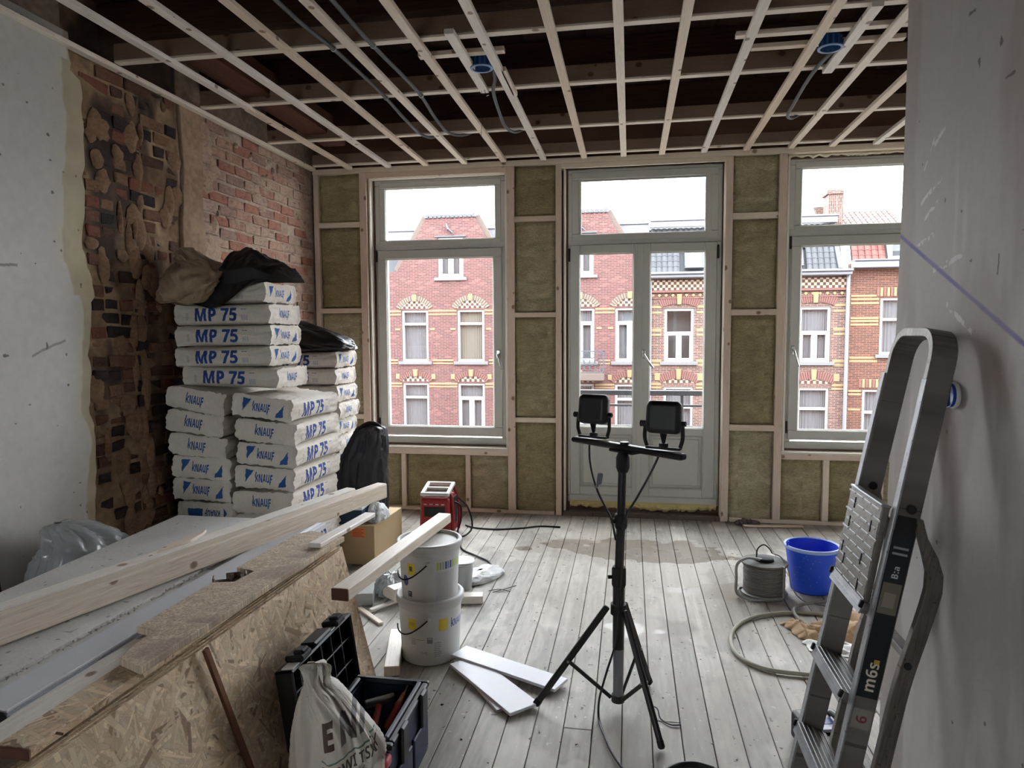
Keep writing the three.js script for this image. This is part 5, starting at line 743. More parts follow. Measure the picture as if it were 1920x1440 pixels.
{ const hammer = thing('claw_hammer', 'hammer with a steel head lying in the tool box', 'hammer', [-0.875, 0.15, -2.20]); M('handle', rod([0.02, -0.05, 0.16], [-0.01, 0.06, -0.1], 0.012, 10), mat(0x8e2b28, { roughness: 0.5 }), hammer); M('head', at(new RoundedBoxGeometry(0.11, 0.026, 0.026, 2, 0.006), -0.012, 0.07, -0.115, 0, 0.5, 0.1), A.steel, hammer);
  const s = thing('screwdriver', 'screwdriver with a red and copper coloured handle in the tool box', 'screwdriver', [-0.83, 0.17, -2.22]); M('handle', lathe([[0, 0], [0.014, 0.004], [0.017, 0.03], [0.014, 0.07], [0.016, 0.1], [0.009, 0.115], [0, 0.116]], 16), mat(0x9a3a2c, { roughness: 0.4 }), s); M('collar', rod([0, 0.10, 0], [0, 0.15, 0], 0.012, 12, 0.007), mat(0xc08a5a, { metalness: 0.5, roughness: 0.4 }), s); M('shaft', rod([0, 0.11, 0], [0, 0.21, 0], 0.004, 8), A.steel, s); s.rotation.set(-1.1, 0, -0.15);
  const p = thing('pliers', 'steel pliers with dark grips lying in the tool box', 'pliers', [-0.92, 0.12, -2.12]); M('jaws', merge([at(span(-0.01, 0.0, 0, 0.06, -0.006, 0.006, 0.003), 0, 0.1, 0, 0, 0, 0.12), at(span(0, 0.01, 0, 0.06, -0.006, 0.006, 0.003), 0, 0.1, 0, 0, 0, -0.12)]), A.chrome, p); M('grips', merge([tube([[0, 0.1, 0], [-0.02, 0.06, 0], [-0.02, 0, 0]], 0.007, 14), tube([[0, 0.1, 0], [0.02, 0.06, 0], [0.02, 0, 0]], 0.007, 14)]), A.blackRough, p); p.rotation.x = -0.9; p.rotation.z = 0.3;
  const f = thing('folding_knife', 'small chrome tool near the front end of the tool box', 'tool', [-0.80, 0.13, -2.05]); M('body', new RoundedBoxGeometry(0.03, 0.02, 0.12, 3, 0.008), A.chrome, f); M('grip', new RoundedBoxGeometry(0.032, 0.012, 0.06, 3, 0.005).translate(0, 0.012, 0.03), A.blackRough, f); f.rotation.x = -0.7; 
  tag(M('tool_roll', at(new RoundedBoxGeometry(0.2, 0.1, 0.36, 3, 0.03), -0.87, 0.064, -2.2), A.blackCloth), 'black cloth tool roll filling the bottom of the tool box', 'tool roll'); }
{ const g = loft([[0.0, 0.0, 0, 0.12, 0.06], [0.01, 0.0, 0, 0.12, 0.08], [0.18, -0.015, 0, 0.122, 0.085], [0.34, -0.0, 0, 0.125, 0.075], [0.45, 0.005, 0, 0.118, 0.06], [0.52, -0.03, -0.01, 0.065, 0.04], [0.55, -0.05, -0.015, 0.035, 0.022], [0.59, -0.055, -0.02, 0.042, 0.012], [0.60, -0.06, -0.02, 0.03, 0.004]], { fold: 0.03, power: 2.2, ff: 3.6, fv: 3.2, s: 71, nu: 130, nv: 90 });
  const p = g.attributes.position; for (let i = 0; i < p.count; i++) { const y = p.getY(i), x = p.getX(i); if (y > 0.30) p.setY(i, y - 0.10 * sstep(-0.03, 0.15, x) * sstep(0.30, 0.42, y)); }
  g.computeVertexNormals(); planar(g, (x, y) => [0.50 + (x - 0.0) / 0.255, clamp((y - 0.13) / 0.47)]);
  const m = M('carrier_bag', g, mat(0xffffff, { map: T.carrier, roughness: 0.55 }), scene, [-0.835, 0, -1.82]); m.rotation.y = 0.33; tag(m, 'crumpled white carrier bag with dark lettering in front of the tool box', 'bag'); }

// ---------- work light on its tripod ----------
{ const t = thing('work_light', 'black tripod work light with two lamps on a slanting bar, seen from behind', 'work light', [-0.04, 0, -2.79]), bk = A.blackPlastic, br = A.blackRough, hub = [0, 0.43, 0];
  M('inner_pole', rod([0, 0.04, 0], [0, 0.27, 0], 0.0205, 20), mat(0x77797c, { roughness: 0.45 }), t); M('pole', merge([rod([0, 0.26, 0], [0, 0.56, 0], 0.023, 20), rod([0.001, 0.56, 0], [0.008, 0.80, 0], 0.0185, 20), rod([0.008, 0.79, 0], [0.014, 1.07, 0], 0.0165, 20)]), bk, t);
  const collar = (n, x, y, r, h) => { const c = new THREE.Group(); c.name = 'collar'; t.add(c); c.position.set(x, y, 0); M('ring', lathe([[0, -h / 2], [r * 0.85, -h / 2], [r, -h / 2 + 0.01], [r, h / 2 - 0.01], [r * 0.85, h / 2], [0, h / 2]], 24), br, c); M('knob', rod([-r * 0.6, 0, 0.005], [-r * 1.5, 0, 0.012], 0.008, 10), br, c); };
  collar('a', 0.001, 0.56, 0.029, 0.085); collar('b', 0.008, 0.79, 0.026, 0.06); M('tilt_head', lathe([[0, 0.99], [0.02, 0.99], [0.027, 1.01], [0.027, 1.05], [0.018, 1.072], [0, 1.072]], 24).translate(0.014, 0, 0), br, t);
  M('leg_hub', rod([0, 0.405, 0], [0, 0.447, 0], 0.032, 20), br, t); M('brace_hub', rod([0, 0.035, 0], [0, 0.062, 0], 0.027, 20), br, t);
  for (const [fx, fz] of [[-0.335, 0.04], [0.165, 0.265], [0.135, -0.215]]) { const L = Math.hypot(fx, fz), ux = fx / L, uz = fz / L, top = [ux * 0.045, 0.435, uz * 0.045], foot = [fx, 0.014, fz], mid = [mix(top[0], foot[0], 0.55), mix(top[1], foot[1], 0.55), mix(top[2], foot[2], 0.55)];
    const leg = M('leg', stick(top, foot, 0.026, 0.018, 0.004, [-uz, 0, ux]), bk, t); M('rubber_foot', stick([mix(foot[0], top[0], 0.06), mix(foot[1], top[1], 0.06), mix(foot[2], top[2], 0.06)], [foot[0] + ux * 0.004, 0.0085, foot[2] + uz * 0.004], 0.03, 0.022, 0.007, [-uz, 0, ux]), br, leg);
    M('brace', stick(mid, [ux * 0.028, 0.05, uz * 0.028], 0.016, 0.008, 0.002, [-uz, 0, ux]), bk, t); M('rivet', rod([mid[0] - uz * 0.016, mid[1], mid[2] + ux * 0.016], [mid[0] + uz * 0.016, mid[1], mid[2] - ux * 0.016], 0.005, 8), A.steel, t); }
  const barG = new THREE.Group(); barG.name = 'crossbar'; t.add(barG); barG.position.set(0.02, 1.085, -0.04); barG.rotation.y = -0.742; barG.rotation.z = -0.0;
  M('bar', merge([new RoundedBoxGeometry(0.60, 0.026, 0.045, 3, 0.012), new RoundedBoxGeometry(0.13, 0.012, 0.05, 2, 0.004).translate(0, -0.016, 0), rod([0, 0.012, 0], [0, 0.022, 0], 0.018, 16)]), bk, barG);
  for (const s of [-1, 1]) { const lamp = new THREE.Group(); lamp.name = 'lamp'; t.add(lamp); const lx = s * 0.19 + 0.012, c = Math.cos(-0.742), sn = Math.sin(-0.742); lamp.position.set(0.02 + lx * c, 1.100, -0.04 - lx * sn); lamp.rotation.y = s < 0 ? -0.42 : -0.34; lamp.scale.setScalar(1.1);
    const head = at(new RoundedBoxGeometry(0.125, 0.115, 0.05, 4, 0.022), 0, 0.115, 0, -0.12);
    M('housing', head, bk, lamp); M('lens', at(new RoundedBoxGeometry(0.108, 0.098, 0.006, 2, 0.003), 0, 0.102, -0.026, -0.12), mat(0xc9c4a0, { roughness: 0.2 }), lamp);
    M('yoke', merge([tube([[-0.066, 0.085, 0], [-0.068, 0.04, 0], [-0.06, 0.012, 0]], 0.007, 12), tube([[0.066, 0.085, 0], [0.066, 0.04, 0], [0.058, 0.012, 0]], 0.007, 12), span(-0.062, 0.062, 0.003, 0.011, -0.012, 0.012, 0.002)]), br, lamp);
    M('knob', rod([-0.06, 0.09, 0], [-0.084, 0.09, 0], 0.011, 12), br, lamp); M('knob', rod([0.06, 0.095, 0], [0.078, 0.095, 0], 0.009, 12), br, lamp); M('stem', merge([rod([0, 0.01, 0], [0, 0.024, 0], 0.016, 14), rod([0, 0.02, 0], [0, 0.066, 0.004], 0.005, 10, 0.014)]), br, lamp); }
  M('cord', tube([[-0.13, 1.085, -0.18], [-0.125, 1.0, -0.15], [-0.09, 0.90, -0.06], [-0.03, 0.80, 0.02], [-0.012, 0.72, 0.03]], 0.0045, 40), A.cable, t); M('cord', tube([[0.15, 1.07, 0.08], [0.12, 1.0, 0.07], [0.07, 0.90, 0.05], [0.02, 0.80, 0.035], [0.012, 0.70, 0.03]], 0.0045, 40), A.cable, t);
  M('cord', tube([[0.012, 0.72, 0.03], [0.008, 0.5, 0.04], [-0.01, 0.3, 0.04], [-0.045, 0.18, 0.05], [-0.075, 0.06, 0.06], [-0.075, 0.008, 0.09], [-0.05, 0.006, 0.2], [-0.01, 0.006, 0.33], [0.05, 0.006, 0.45], [0.16, 0.006, 0.62]], 0.0045, 90), A.cable, t);
  M('cord_plug', merge([at(new RoundedBoxGeometry(0.022, 0.048, 0.016, 3, 0.007), -0.079, 0.955, -0.03, 0, 0, -0.15), rod([-0.085, 0.935, -0.03], [-0.095, 0.915, -0.04], 0.006, 8)]), mat(0x6f747c, { roughness: 0.6 }), t); }

// ---------- bucket, cable reel, hose ----------
{ const t = thing('blue_bucket', 'bright blue open mortar bucket with white splashes by the right window wall', 'bucket', [1.085, 0, -4.33], 0.9), m = mat(0xffffff, { map: T.blueBucket, roughness: 0.45 });
  M('pail', latheV([[0.0, 0.001], [0.112, 0.001], [0.117, 0.006], [0.15, 0.268]], 56, 0.268), m, t); M('inner_wall', lathe([[0.147, 0.268], [0.113, 0.012], [0, 0.008]], 56), mat(0x1440c8, { roughness: 0.45 }), t);
  M('rim', lathe([[0.149, 0.255], [0.158, 0.256], [0.16, 0.272], [0.152, 0.277], [0.146, 0.27]], 56), mat(0x9fb8ee, { roughness: 0.5 }), t); M('ear', at(new THREE.TorusGeometry(0.013, 0.004, 8, 20), -0.118, 0.282, -0.09), mat(0x1440c8, { roughness: 0.45 }), t); M('base_ring', lathe([[0.1, 0], [0.115, 0], [0.119, 0.012], [0.114, 0.014]], 40), m, t); }
{ const t = thing('cable_reel', 'dusty cable reel lying flat on the floor beside the blue bucket', 'cable reel', [0.79, 0, -4.20]), tub = mat(0x8e8f8c, { roughness: 0.5, metalness: 0.3 }), dk = mat(0x7c7b76, { map: T.dusty, roughness: 0.8 });
  M('frame', merge([tube([[-0.02, 0.215, 0.03], [-0.11, 0.232, 0.06], [-0.165, 0.20, 0.08], [-0.17, 0.12, 0.085], [-0.165, 0.03, 0.09], [-0.11, 0.01, 0.12], [-0.02, 0.009, 0.125], [0.08, 0.009, 0.105]], 0.0085, 70), tube([[-0.165, 0.03, 0.09], [-0.14, 0.03, 0.0], [-0.12, 0.02, -0.03]], 0.007, 20)]), tub, t);
  M('flange', lathe([[0, 0.012], [0.13, 0.012], [0.135, 0.017], [0.13, 0.024], [0, 0.024]], 48), tub, t); M('flange', lathe([[0, 0.186], [0.128, 0.186], [0.133, 0.192], [0.128, 0.2], [0.118, 0.197], [0.1, 0.203], [0, 0.205]], 48), mat(0x6b6a66, { map: T.dusty, roughness: 0.75 }), t);
  const pr = [[0.09, 0.024]]; for (let i = 0; i < 15; i++) for (let k = 0; k < 5; k++) { const y = 0.026 + i * 0.0106 + k * 0.00212; pr.push([0.112 + 0.0055 * Math.sin((k + 0.5) / 5 * Math.PI) + 0.003 * hash(i, 2), y]); } pr.push([0.09, 0.186]); M('wound_cable', lathe(pr, 56), dk, t);
  M('socket_plate', lathe([[0, 0.205], [0.055, 0.205], [0.05, 0.222], [0, 0.226]], 32), A.blackRough, t); M('upright_rod', rod([0.09, 0.02, 0.095], [0.09, 0.2, 0.095], 0.006, 8), tub, t); M('wire_loop', tube([[-0.045, 0.21, 0.0], [-0.04, 0.27, 0.0], [-0.005, 0.295, -0.01], [0.03, 0.27, -0.015], [0.045, 0.245, -0.015]], 0.004, 30), A.blackRough, t);
  M('loose_end', tube([[0.045, 0.245, -0.015], [0.09, 0.23, 0.0], [0.125, 0.17, 0.03], [0.15, 0.06, 0.06], [0.2, 0.008, 0.09], [0.31, 0.006, 0.15]], 0.004, 40), tub, t); }
tag(M('garden_hose', tube([[1.32, 0.011, -3.72], [1.15, 0.011, -3.86], [1.04, 0.011, -3.915], [0.80, 0.011, -3.885], [0.63, 0.011, -3.78], [0.515, 0.011, -3.56], [0.52, 0.011, -3.33], [0.61, 0.011, -3.225], [0.79, 0.011, -3.195], [0.98, 0.011, -3.20], [1.2, 0.011, -3.3]], 0.0105, 140), mat(0x9b9888, { roughness: 0.6 })), 'long pale grey cable looping across the floor in front of the reel', 'cable');
tag(M('grey_cable', tube([[1.25, 0.018, -4.12], [1.08, 0.03, -4.05], [0.92, 0.03, -3.955], [0.885, 0.03, -3.85], [0.955, 0.012, -3.66], [1.08, 0.008, -3.52], [1.25, 0.008, -3.42]], 0.009, 90), mat(0x7c7b72, { roughness: 0.6 })), 'shorter grey cable curling over the loop beside the paper sacks', 'cable');
{ const sheet = (x0, x1, z0, z1, hgt, sd) => surf(40, 26, (u, v) => { const n = fbm(u * 5 + sd, v * 5, 4), w = Math.abs(fbm(u * 8 + sd, v * 4, 3) - 0.5), e = Math.min(1, Math.min(u, 1 - u, v, 1 - v) * 9); return [mix(x0, x1, u) + 0.06 * (n - 0.5) + 0.05 * v, 0.003 + hgt * e * (n * 1.1 - w), mix(z0, z1, v) + 0.05 * (fbm(u * 4, v * 3 + sd, 3) - 0.5)]; });
  const paper = new THREE.MeshStandardMaterial({ color: 0xb89a78, roughness: 0.8, side: THREE.DoubleSide }), white = new THREE.MeshStandardMaterial({ color: 0xd4d4d0, roughness: 0.6, side: THREE.DoubleSide });
  tag(M('paper_sack', sheet(0.80, 1.10, -3.78, -3.57, 0.07, 3), paper), 'crumpled brown paper sack on the floor between cable loop and ladder', 'sack'); tag(M('paper_sack', sheet(1.05, 1.36, -3.95, -3.62, 0.08, 9), paper), 'torn brown paper sack on the floor seen through the ladder', 'sack');
  tag(M('plastic_wrapper', sheet(0.84, 1.22, -3.56, -3.42, 0.03, 14), white), 'white plastic wrapper lying in front of the brown paper sacks', 'wrapper'); tag(M('plastic_wrapper', sheet(0.98, 1.25, -3.30, -3.05, 0.05, 23), white), 'crumpled white wrapper seen through the ladder below the cable loop', 'wrapper');
  const pile = new THREE.MeshStandardMaterial({ color: 0xd8d3c8, roughness: 0.7, side: THREE.DoubleSide }); tag(M('plastic_wrapper', sheet(1.08, 1.4, -3.62, -3.4, 0.04, 31), pile), 'pale wrapper half under the torn brown sack behind the ladder', 'wrapper'); }
{ const t = thing('power_tool_case', 'black case with a white and blue packet on it behind the ladder foot', 'case', [0.72, 0, -2.60], 0.2); M('case', new RoundedBoxGeometry(0.17, 0.11, 0.24, 3, 0.018).translate(0, 0.058, 0), A.blackPlastic, t); M('handle', tube([[0.03, 0.1, -0.06], [0.03, 0.135, -0.04], [0.03, 0.135, 0.04], [0.03, 0.1, 0.06]], 0.009, 20), A.blackRough, t); M('packet', new RoundedBoxGeometry(0.10, 0.012, 0.11, 2, 0.004).translate(-0.025, 0.121, 0.0), mat(0xc4c6d8, { roughness: 0.5 }), t); M('packet_stripe', span(-0.07, 0.02, 0.1272, 0.1282, -0.02, 0.02, 0.0004), mat(0x4a4f9a, { roughness: 0.5 }), t); }

// ---------- step ladder leaning on the partition ----------
{ const t = thing('step_ladder', 'folded aluminium step ladder with a hoop leaning against the right plasterboard wall', 'ladder', [0, 0, 0]);
  const x0 = 0.49, zc = -2.085, k = 0.184, d = new THREE.Vector3(k, 1, 0).normalize(), n = new THREE.Vector3(d.y, -d.x, 0), zAx = new THREE.Vector3(0, 0, 1);
  // ladder frame: local X = world z, Y = up the lean, Z = towards the wall (depth)
  const B = new THREE.Matrix4().makeBasis(zAx, d, n.clone()).setPosition(x0, 0, zc);
  const L = (g) => g.applyMatrix4(new THREE.Matrix4().makeBasis(zAx.clone(), d, new THREE.Vector3().crossVectors(zAx, d)).setPosition(x0, 0, zc));   // right-handed: depth = -n, so depth values below are negative towards the wall
  const DZ = (z) => -z, top = 1.585, hw = (s) => 0.178 - 0.028 * s / top;      // half width at height s
  // rails with hoop: an outline band extruded in depth
  const out = [], inn = [], th = 0.024; const corner = (w, r, y) => Array.from({ length: 9 }, (_, i) => { const a = (i / 8) * Math.PI / 2; return [w - r + r * Math.cos(a), y - r + r * Math.sin(a)]; });
  const o = corner(hw(top), 0.085, top), i2 = corner(hw(top) - th, 0.062, top - th);
  const right = [[hw(0.02), 0.02], ...o], left = right.map(([x, y]) => [-x, y]).reverse(), ir = [[hw(0.02) - th, 0.02], ...i2], il = ir.map(([x, y]) => [-x, y]).reverse();
  const g = extrude([...right, ...left, ...il.reverse(), ...ir.reverse()].filter((_, q) => true), 0.062, 0.002);
  M('hoop_rail', L(planar(g, (x, y) => [y, x]).translate(0, 0, DZ(0.031))), A.aluDull, t);
  const flange = []; for (const s of [-1, 1]) { flange.push(stick([s * (hw(0.03) - 0.004), 0.03, 0.002], [s * (hw(1.45) - 0.004), 1.45, 0.002], 0.03, 0.005, 0.001, [0, 0, 1])); } M('rail_edge', L(merge(flange)), A.alu, t);
  for (const s of [0.302, 0.560, 0.815]) { const st = new THREE.Group(); st.name = 'step'; t.add(st); const w = hw(s) - th, c = Math.cos(Math.atan(k)), q = s;
    // the tread is level: tilt it about the local X axis
    const tilt = (gg) => L(gg.rotateX(-Math.atan(k)).translate(0, q, DZ(0.026)));
    M('tread', tilt(new RoundedBoxGeometry(w * 2, 0.026, 0.092, 2, 0.004)), A.aluDull, st); const ribs = []; for (const z of [-0.032, -0.016, 0, 0.016, 0.032]) ribs.push(span(-w, w, 0.0125, 0.0150, z - 0.0025, z + 0.0025, 0.0008)); M('grip_rib', tilt(merge(ribs)), A.alu, st); M('nosing', tilt(span(-w, w, -0.022, 0.014, 0.044, 0.049, 0.001)), A.alu, st);
    for (const e of [-1, 1]) M('end_cap', tilt(span(e * w - 0.008, e * w + 0.003, -0.006, 0.015, 0.046, 0.056, 0.002)), A.blackRough, st); }
  { const p = new THREE.Group(); p.name = 'platform'; t.add(p); const w = 0.132, y0 = 0.80, y1 = 1.10, lay = (gg) => L(gg.rotateX(0.02).translate(0, 0.95, 0.012));
    M('plate', lay(new RoundedBoxGeometry(w * 2, y1 - y0, 0.02, 2, 0.004)), A.aluDull, p); const pads = []; for (let r = 0; r < 11; r++) for (let c = 0; c < 4; c++) { const y = -0.135 + r * 0.027, x = -0.099 + c * 0.066 + (r % 2 ? 0.012 : -0.012); pads.push(span(x - 0.027, x + 0.027, y - 0.003, y + 0.003, 0.0095, 0.0112, 0.0008)); } M('tread_pattern', lay(merge(pads)), A.alu, p); for (const [x, y] of [[-0.07, 0.11], [-0.085, 0.05], [-0.07, -0.06], [-0.1, -0.03], [0.08, 0.08], [0.06, -0.02], [0.07, -0.09]]) M('slot', lay(span(x - 0.003, x + 0.003, y - 0.016, y + 0.016, 0.0108, 0.0122, 0.0003)), A.dark, p); M('front_lip', lay(span(-w, w, 0.146, 0.154, -0.012, 0.013, 0.002)), A.alu, p); }
  for (const s of [-1, 1]) { // rear legs, folded in behind the rails and bulging at the hinge
    const path = []; for (let i = 0; i <= 24; i++) { const y = mix(1.09, 0.02, i / 24), off = 0.050 + 0.062 * sstep(1.10, 0.92, y) - 0.020 * sstep(0.92, 0.6, y); path.push([off, y]); }
    const a = path.map(([p, y]) => [p, y]), b = path.map(([p, y]) => [p + 0.040 - 0.024 * sstep(0.97, 1.09, y), y]).reverse(); const gl = extrude([...a, ...b], 0.024, 0.002); planar(gl, (x, y) => [y, x]); gl.rotateY(Math.PI / 2); gl.translate(s * (hw(0.5) - 0.014), 0, 0);
    const lg = M('rear_leg', L(gl), mat(s > 0 ? 0xa49c94 : 0xb0aca6, { map: T.metal, metalness: 0.8, roughness: 0.42 }), t); M('rivet', L(rod([s * (hw(0.5) - 0.006), 0.70, DZ(0.112)], [s * (hw(0.5) + 0.001), 0.70, DZ(0.112)], 0.010, 14)), A.blackRough, lg); M('leg_shoe', L(span(s * (hw(0.5) - 0.030), s * (hw(0.5) + 0.002), 0.004, 0.05, DZ(0.138), DZ(0.086), 0.004)), A.blackRough, lg); }
  M('cross_brace', L(stick([-0.15, 0.72, DZ(0.12)], [0.15, 0.72, DZ(0.12)], 0.04, 0.02, 0.003, [0, 1, 0])), A.aluDull, t); M('cross_brace', L(stick([-0.15, 0.35, DZ(0.12)], [0.15, 0.35, DZ(0.12)], 0.03, 0.016, 0.003, [0, 1, 0])), A.aluDull, t);
  for (const s of [-1, 1]) M('rubber_shoe', L(span(s * hw(0) - 0.018 * (s > 0 ? 1 : 0.35), s * hw(0) + 0.018 * (s > 0 ? 0.35 : 1), 0.002, 0.055, DZ(0.066), 0.004, 0.005)), A.blackRough, t);
  for (const [s, y] of [[1, 1.13], [-1, 1.13]]) M('hinge_bolt', L(rod([s * (hw(y) - 0.03), y - 0.02, DZ(0.035)], [s * (hw(y) + 0.005), y - 0.02, DZ(0.035)], 0.012, 14)), A.blackRough, t);
  // labels stuck on the outer face of the near rail
  const face = (w, h, y, mm, nm) => { const pg = new THREE.PlaneGeometry(h, w); pg.rotateZ(Math.PI / 2); pg.rotateY(Math.PI / 2); pg.rotateZ(0.0177); M(nm, L(pg.translate(hw(y) + 0.0016, y, DZ(0.031))), mm, t); };
  face(0.054, 0.46, 0.82, mat(0xffffff, { map: T.ladderLabel, roughness: 0.5 }), 'label'); face(0.05, 0.055, 0.53, mat(0xffffff, { map: T.sticker, roughness: 0.6 }), 'sticker'); face(0.05, 0.05, 1.065, A.blackPlastic, 'hinge_cover');
}
{ const t = thing('wall_socket_box', 'blue round socket box with a white ring set in the right plasterboard wall', 'socket box', [0.858, 1.378, -2.02]); const turn = (g) => g.rotateZ(Math.PI / 2);
  M('ring', turn(lathe([[0.031, 0.0], [0.036, 0.0], [0.037, 0.006], [0.034, 0.010], [0.031, 0.010]], 36)), A.white, t); M('cup', turn(lathe([[0.0, 0.002], [0.03, 0.002], [0.032, 0.01], [0.034, 0.018], [0.03, 0.018], [0.029, 0.008], [0, 0.006]], 36)), mat(0x1d3f9a, { roughness: 0.4 }), t); M('wire', tube([[-0.004, 0.034, 0.0], [-0.02, 0.055, 0.005], [-0.012, 0.07, -0.01], [0.0, 0.08, -0.02]], 0.0016, 16, 6), A.white, t); }

// ---------- electrics in the ceiling ----------
for (const [x, z, l] of [[-0.79, -3.73, 'blue ceiling junction box between the short batten and the battens, left one'], [0.975, -3.79, 'blue ceiling junction box beside the short batten near the right wall']]) {
  const t = thing('junction_box', l, 'junction box', [x, 2.955, z]), blue = mat(0x1d4a86, { roughness: 0.4 }); M('cup', lathe([[0, 0.062], [0.046, 0.062], [0.05, 0.056], [0.052, 0.006], [0.049, 0.006], [0.045, 0.054], [0, 0.056]], 12), blue, t); M('rim', lathe([[0.048, 0.0], [0.06, 0.0], [0.061, 0.006], [0.048, 0.007]], 32), mat(0x8fb0d8, { roughness: 0.4 }), t);
  const ribs = []; for (let i = 0; i < 12; i++) ribs.push(at(span(-0.004, 0.004, 0.006, 0.055, 0.048, 0.056, 0.001), 0, 0, 0, 0, i * Math.PI / 6)); M('rib', merge(ribs), mat(0x3d78b8, { roughness: 0.4 }), t); M('conduit_stub', rod([0.04, 0.03, 0.03], [0.075, 0.03, -0.045], 0.011, 12), blue, t); }
const cond = (label, pts, r = 0.0105) => { const t = thing('conduit', label, 'conduit', [0, 0, 0], 0, 'grey conduits under the joists'); M('tube', tube(pts, r, 90), A.greyConduit, t); return t; };
const sad = (t, x, z) => M('clip', merge([at(new THREE.TorusGeometry(0.0125, 0.003, 6, 16), x, 2.976, z, 0, 0, 0)]), A.white, t);
{ let c = cond('leftmost grey conduit running along under the joists and curling up', [[-1.49, 2.976, -1.0], [-1.495, 2.976, -2.4], [-1.50, 2.976, -3.07], [-1.475, 2.976, -3.40], [-1.468, 2.976, -4.10], [-1.485, 2.972, -4.55], [-1.475, 2.968, -4.9], [-1.43, 2.98, -5.02], [-1.36, 3.03, -5.06]]); sad(c, -1.475, -3.39); sad(c, -1.468, -4.13);
  c = cond('second grey conduit from the left, parallel to the first under the joists', [[-1.25, 2.976, -1.0], [-1.26, 2.976, -2.4], [-1.268, 2.976, -3.34], [-1.247, 2.976, -4.08], [-1.283, 2.972, -4.6], [-1.27, 2.968, -4.9], [-1.19, 2.98, -5.0], [-1.10, 3.03, -5.04]]); sad(c, -1.267, -3.39); sad(c, -1.247, -4.13);
  c = cond('short grey conduit hanging from the left junction box', [[-0.735, 2.985, -3.775], [-0.76, 2.977, -3.95], [-0.80, 2.972, -4.1], [-0.826, 2.95, -4.4], [-0.838, 2.945, -4.78], [-0.80, 2.97, -4.96], [-0.73, 3.02, -5.03]]);
  c = cond('short grey conduit hanging from the right junction box', [[1.03, 2.985, -3.835], [1.0, 2.977, -3.95], [0.982, 2.97, -4.15], [0.982, 2.95, -4.58], [1.0, 2.945, -4.86], [1.06, 2.97, -4.98], [1.14, 3.02, -5.03]]); }
{ const t = thing('pull_wire', 'thin loose wires dangling at the end of the left short batten', 'wire', [-0.845, 2.962, -4.08]); M('wire', merge([tube([[0, 0.0, 0.02], [0.01, -0.03, 0.0], [0.03, 0.0, -0.02], [0.05, 0.01, -0.05]], 0.0016, 16, 5), tube([[-0.02, 0, 0], [-0.015, -0.1, 0], [-0.025, -0.28, 0.01]], 0.0012, 12, 5)]), A.blackRough, t); M('ferrule', rod([0.008, -0.03, 0.0], [0.02, -0.022, -0.01], 0.003, 6), A.chrome, t); }

// ---------- bits and pieces on the floor ----------
tag(M('floor_lath', stick([0.90, 0.008, -5.66], [1.36, 0.008, -5.72], 0.045, 0.012, 0.002), A.pinePink), 'loose lath lying along the foot of the right stud wall', 'lath');
{ const gs = []; for (let i = 0; i < 60; i++) { const a = rr(0, 6.28), q = Math.sqrt(rnd()) * 0.09; gs.push(at(new THREE.IcosahedronGeometry(rr(0.006, 0.022), 0), 0.945 + Math.cos(a) * q, 0.012 + (0.09 - q) * 0.45 * rnd(), -5.74 + Math.sin(a) * q * 0.55, rnd() * 6, rnd() * 6)); } const m = M('rubble', merge(gs), mat(0x6c6058, { roughness: 1 })); tag(m, 'small heap of grey-brown rubble at the foot of the stud right of the door', 'rubble'); m.userData.kind = 'stuff'; }
tag(M('floor_cable', tube([[-1.30, 0.006, -5.36], [-1.22, 0.007, -5.30], [-1.05, 0.007, -5.28], [-0.85, 0.006, -5.34], [-0.70, 0.006, -5.42], [-0.54, 0.006, -5.42]], 0.0065, 60), A.cable), 'black cable end on the floor running from the radio towards the door', 'cable');
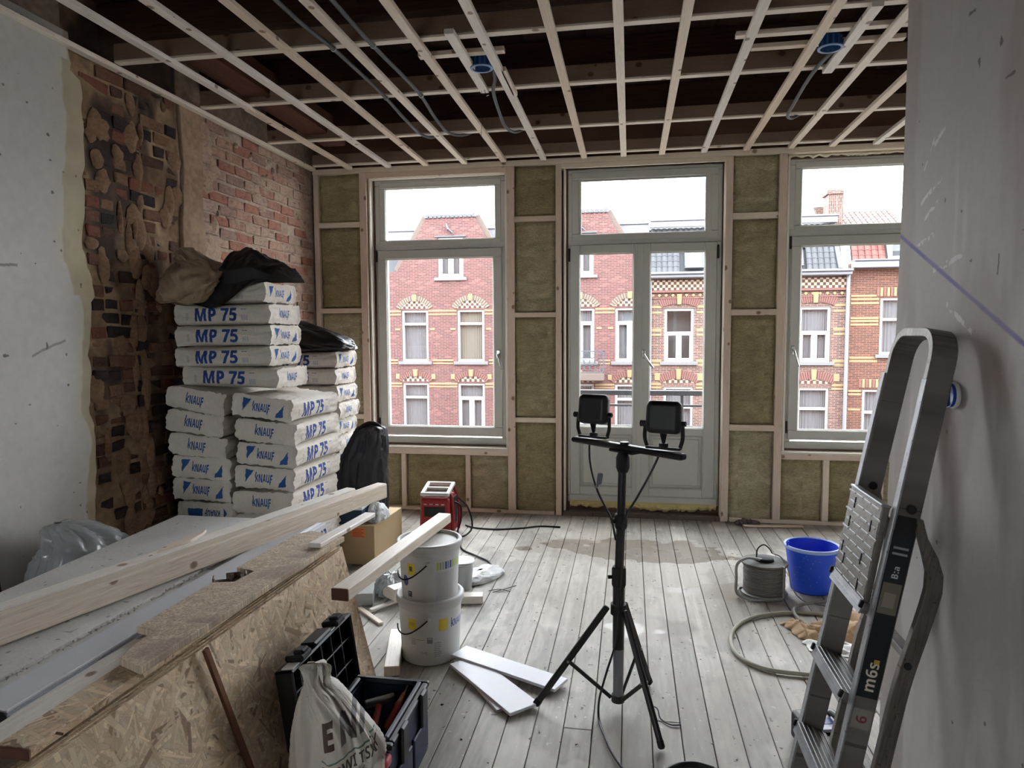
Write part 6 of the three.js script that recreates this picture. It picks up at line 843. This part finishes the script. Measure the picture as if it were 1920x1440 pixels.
tag(M('radio_lead', tube([[-1.24, 0.012, -4.98], [-1.18, 0.007, -4.75], [-1.05, 0.007, -4.62], [-0.93, 0.007, -4.5], [-0.90, 0.007, -4.38], [-0.94, 0.03, -4.27]], 0.006, 60), A.cable), 'dark lead on the floor between the radio and the white pack', 'cable');
tag(M('wire_offcut', tube([[0.10, 0.004, -2.83], [0.12, 0.02, -2.78], [0.13, 0.004, -2.74], [0.17, 0.004, -2.70], [0.208, 0.004, -2.705]], 0.0028, 30, 6), A.cable), 'thin black wire offcut on the floor right of the tripod', 'wire');
tag(M('wire_offcut', merge([tube([[-0.83, 0.004, -3.99], [-0.77, 0.006, -4.02], [-0.70, 0.004, -4.0]], 0.0025, 16, 6), tube([[-0.80, 0.005, -3.97], [-0.74, 0.006, -4.03], [-0.68, 0.005, -4.1]], 0.0025, 16, 6)]), A.cable), 'thin wire offcuts on the floor next to the pine offcut', 'wire');
tag(M('cable_coil', tube(Array.from({ length: 40 }, (_, i) => { const a = i / 40 * Math.PI * 2 * 2.9; return [0.235 + (0.13 + 0.006 * Math.sin(i)) * Math.cos(a), 0.008 + 0.0035 * (i / 8), -2.31 + (0.115 + 0.004 * Math.cos(i * 2)) * Math.sin(a)]; }), 0.0075, 240), A.cable), 'black cable coil at the bottom edge of the photo right of the tripod', 'cable');
{ const t = thing('pipe_fitting', 'small brass pipe fitting on the floor beside the tool box', 'fitting', [-0.62, 0.012, -2.02], 0.5); M('body', rod([-0.02, 0, 0], [0.02, 0, 0], 0.011, 16), mat(0x8a7a60, { metalness: 0.8, roughness: 0.4 }), t); M('nut', rod([-0.008, 0, 0], [0.008, 0, 0], 0.0115, 6), mat(0x6f6552, { metalness: 0.8, roughness: 0.4 }), t); }
{ const gs = []; for (let i = 0; i < 220; i++) { const z = rr(-5.6, -2.2), x = rr(-1.0, 1.2); gs.push(at(cbox(rr(0.003, 0.014), 0.002, rr(0.002, 0.006), 0), x, 0.0012, z, 0, rnd() * 6, 0)); } const m = M('debris', merge(gs), mat(0x8d8478, { roughness: 1 })); tag(m, 'scattered splinters and crumbs on the floor boards', 'debris'); m.userData.kind = 'stuff'; }

scene.traverse((o) => { if (o.isMesh) o.castShadow = o.receiveShadow = true; });
renderer.render(scene, camera);
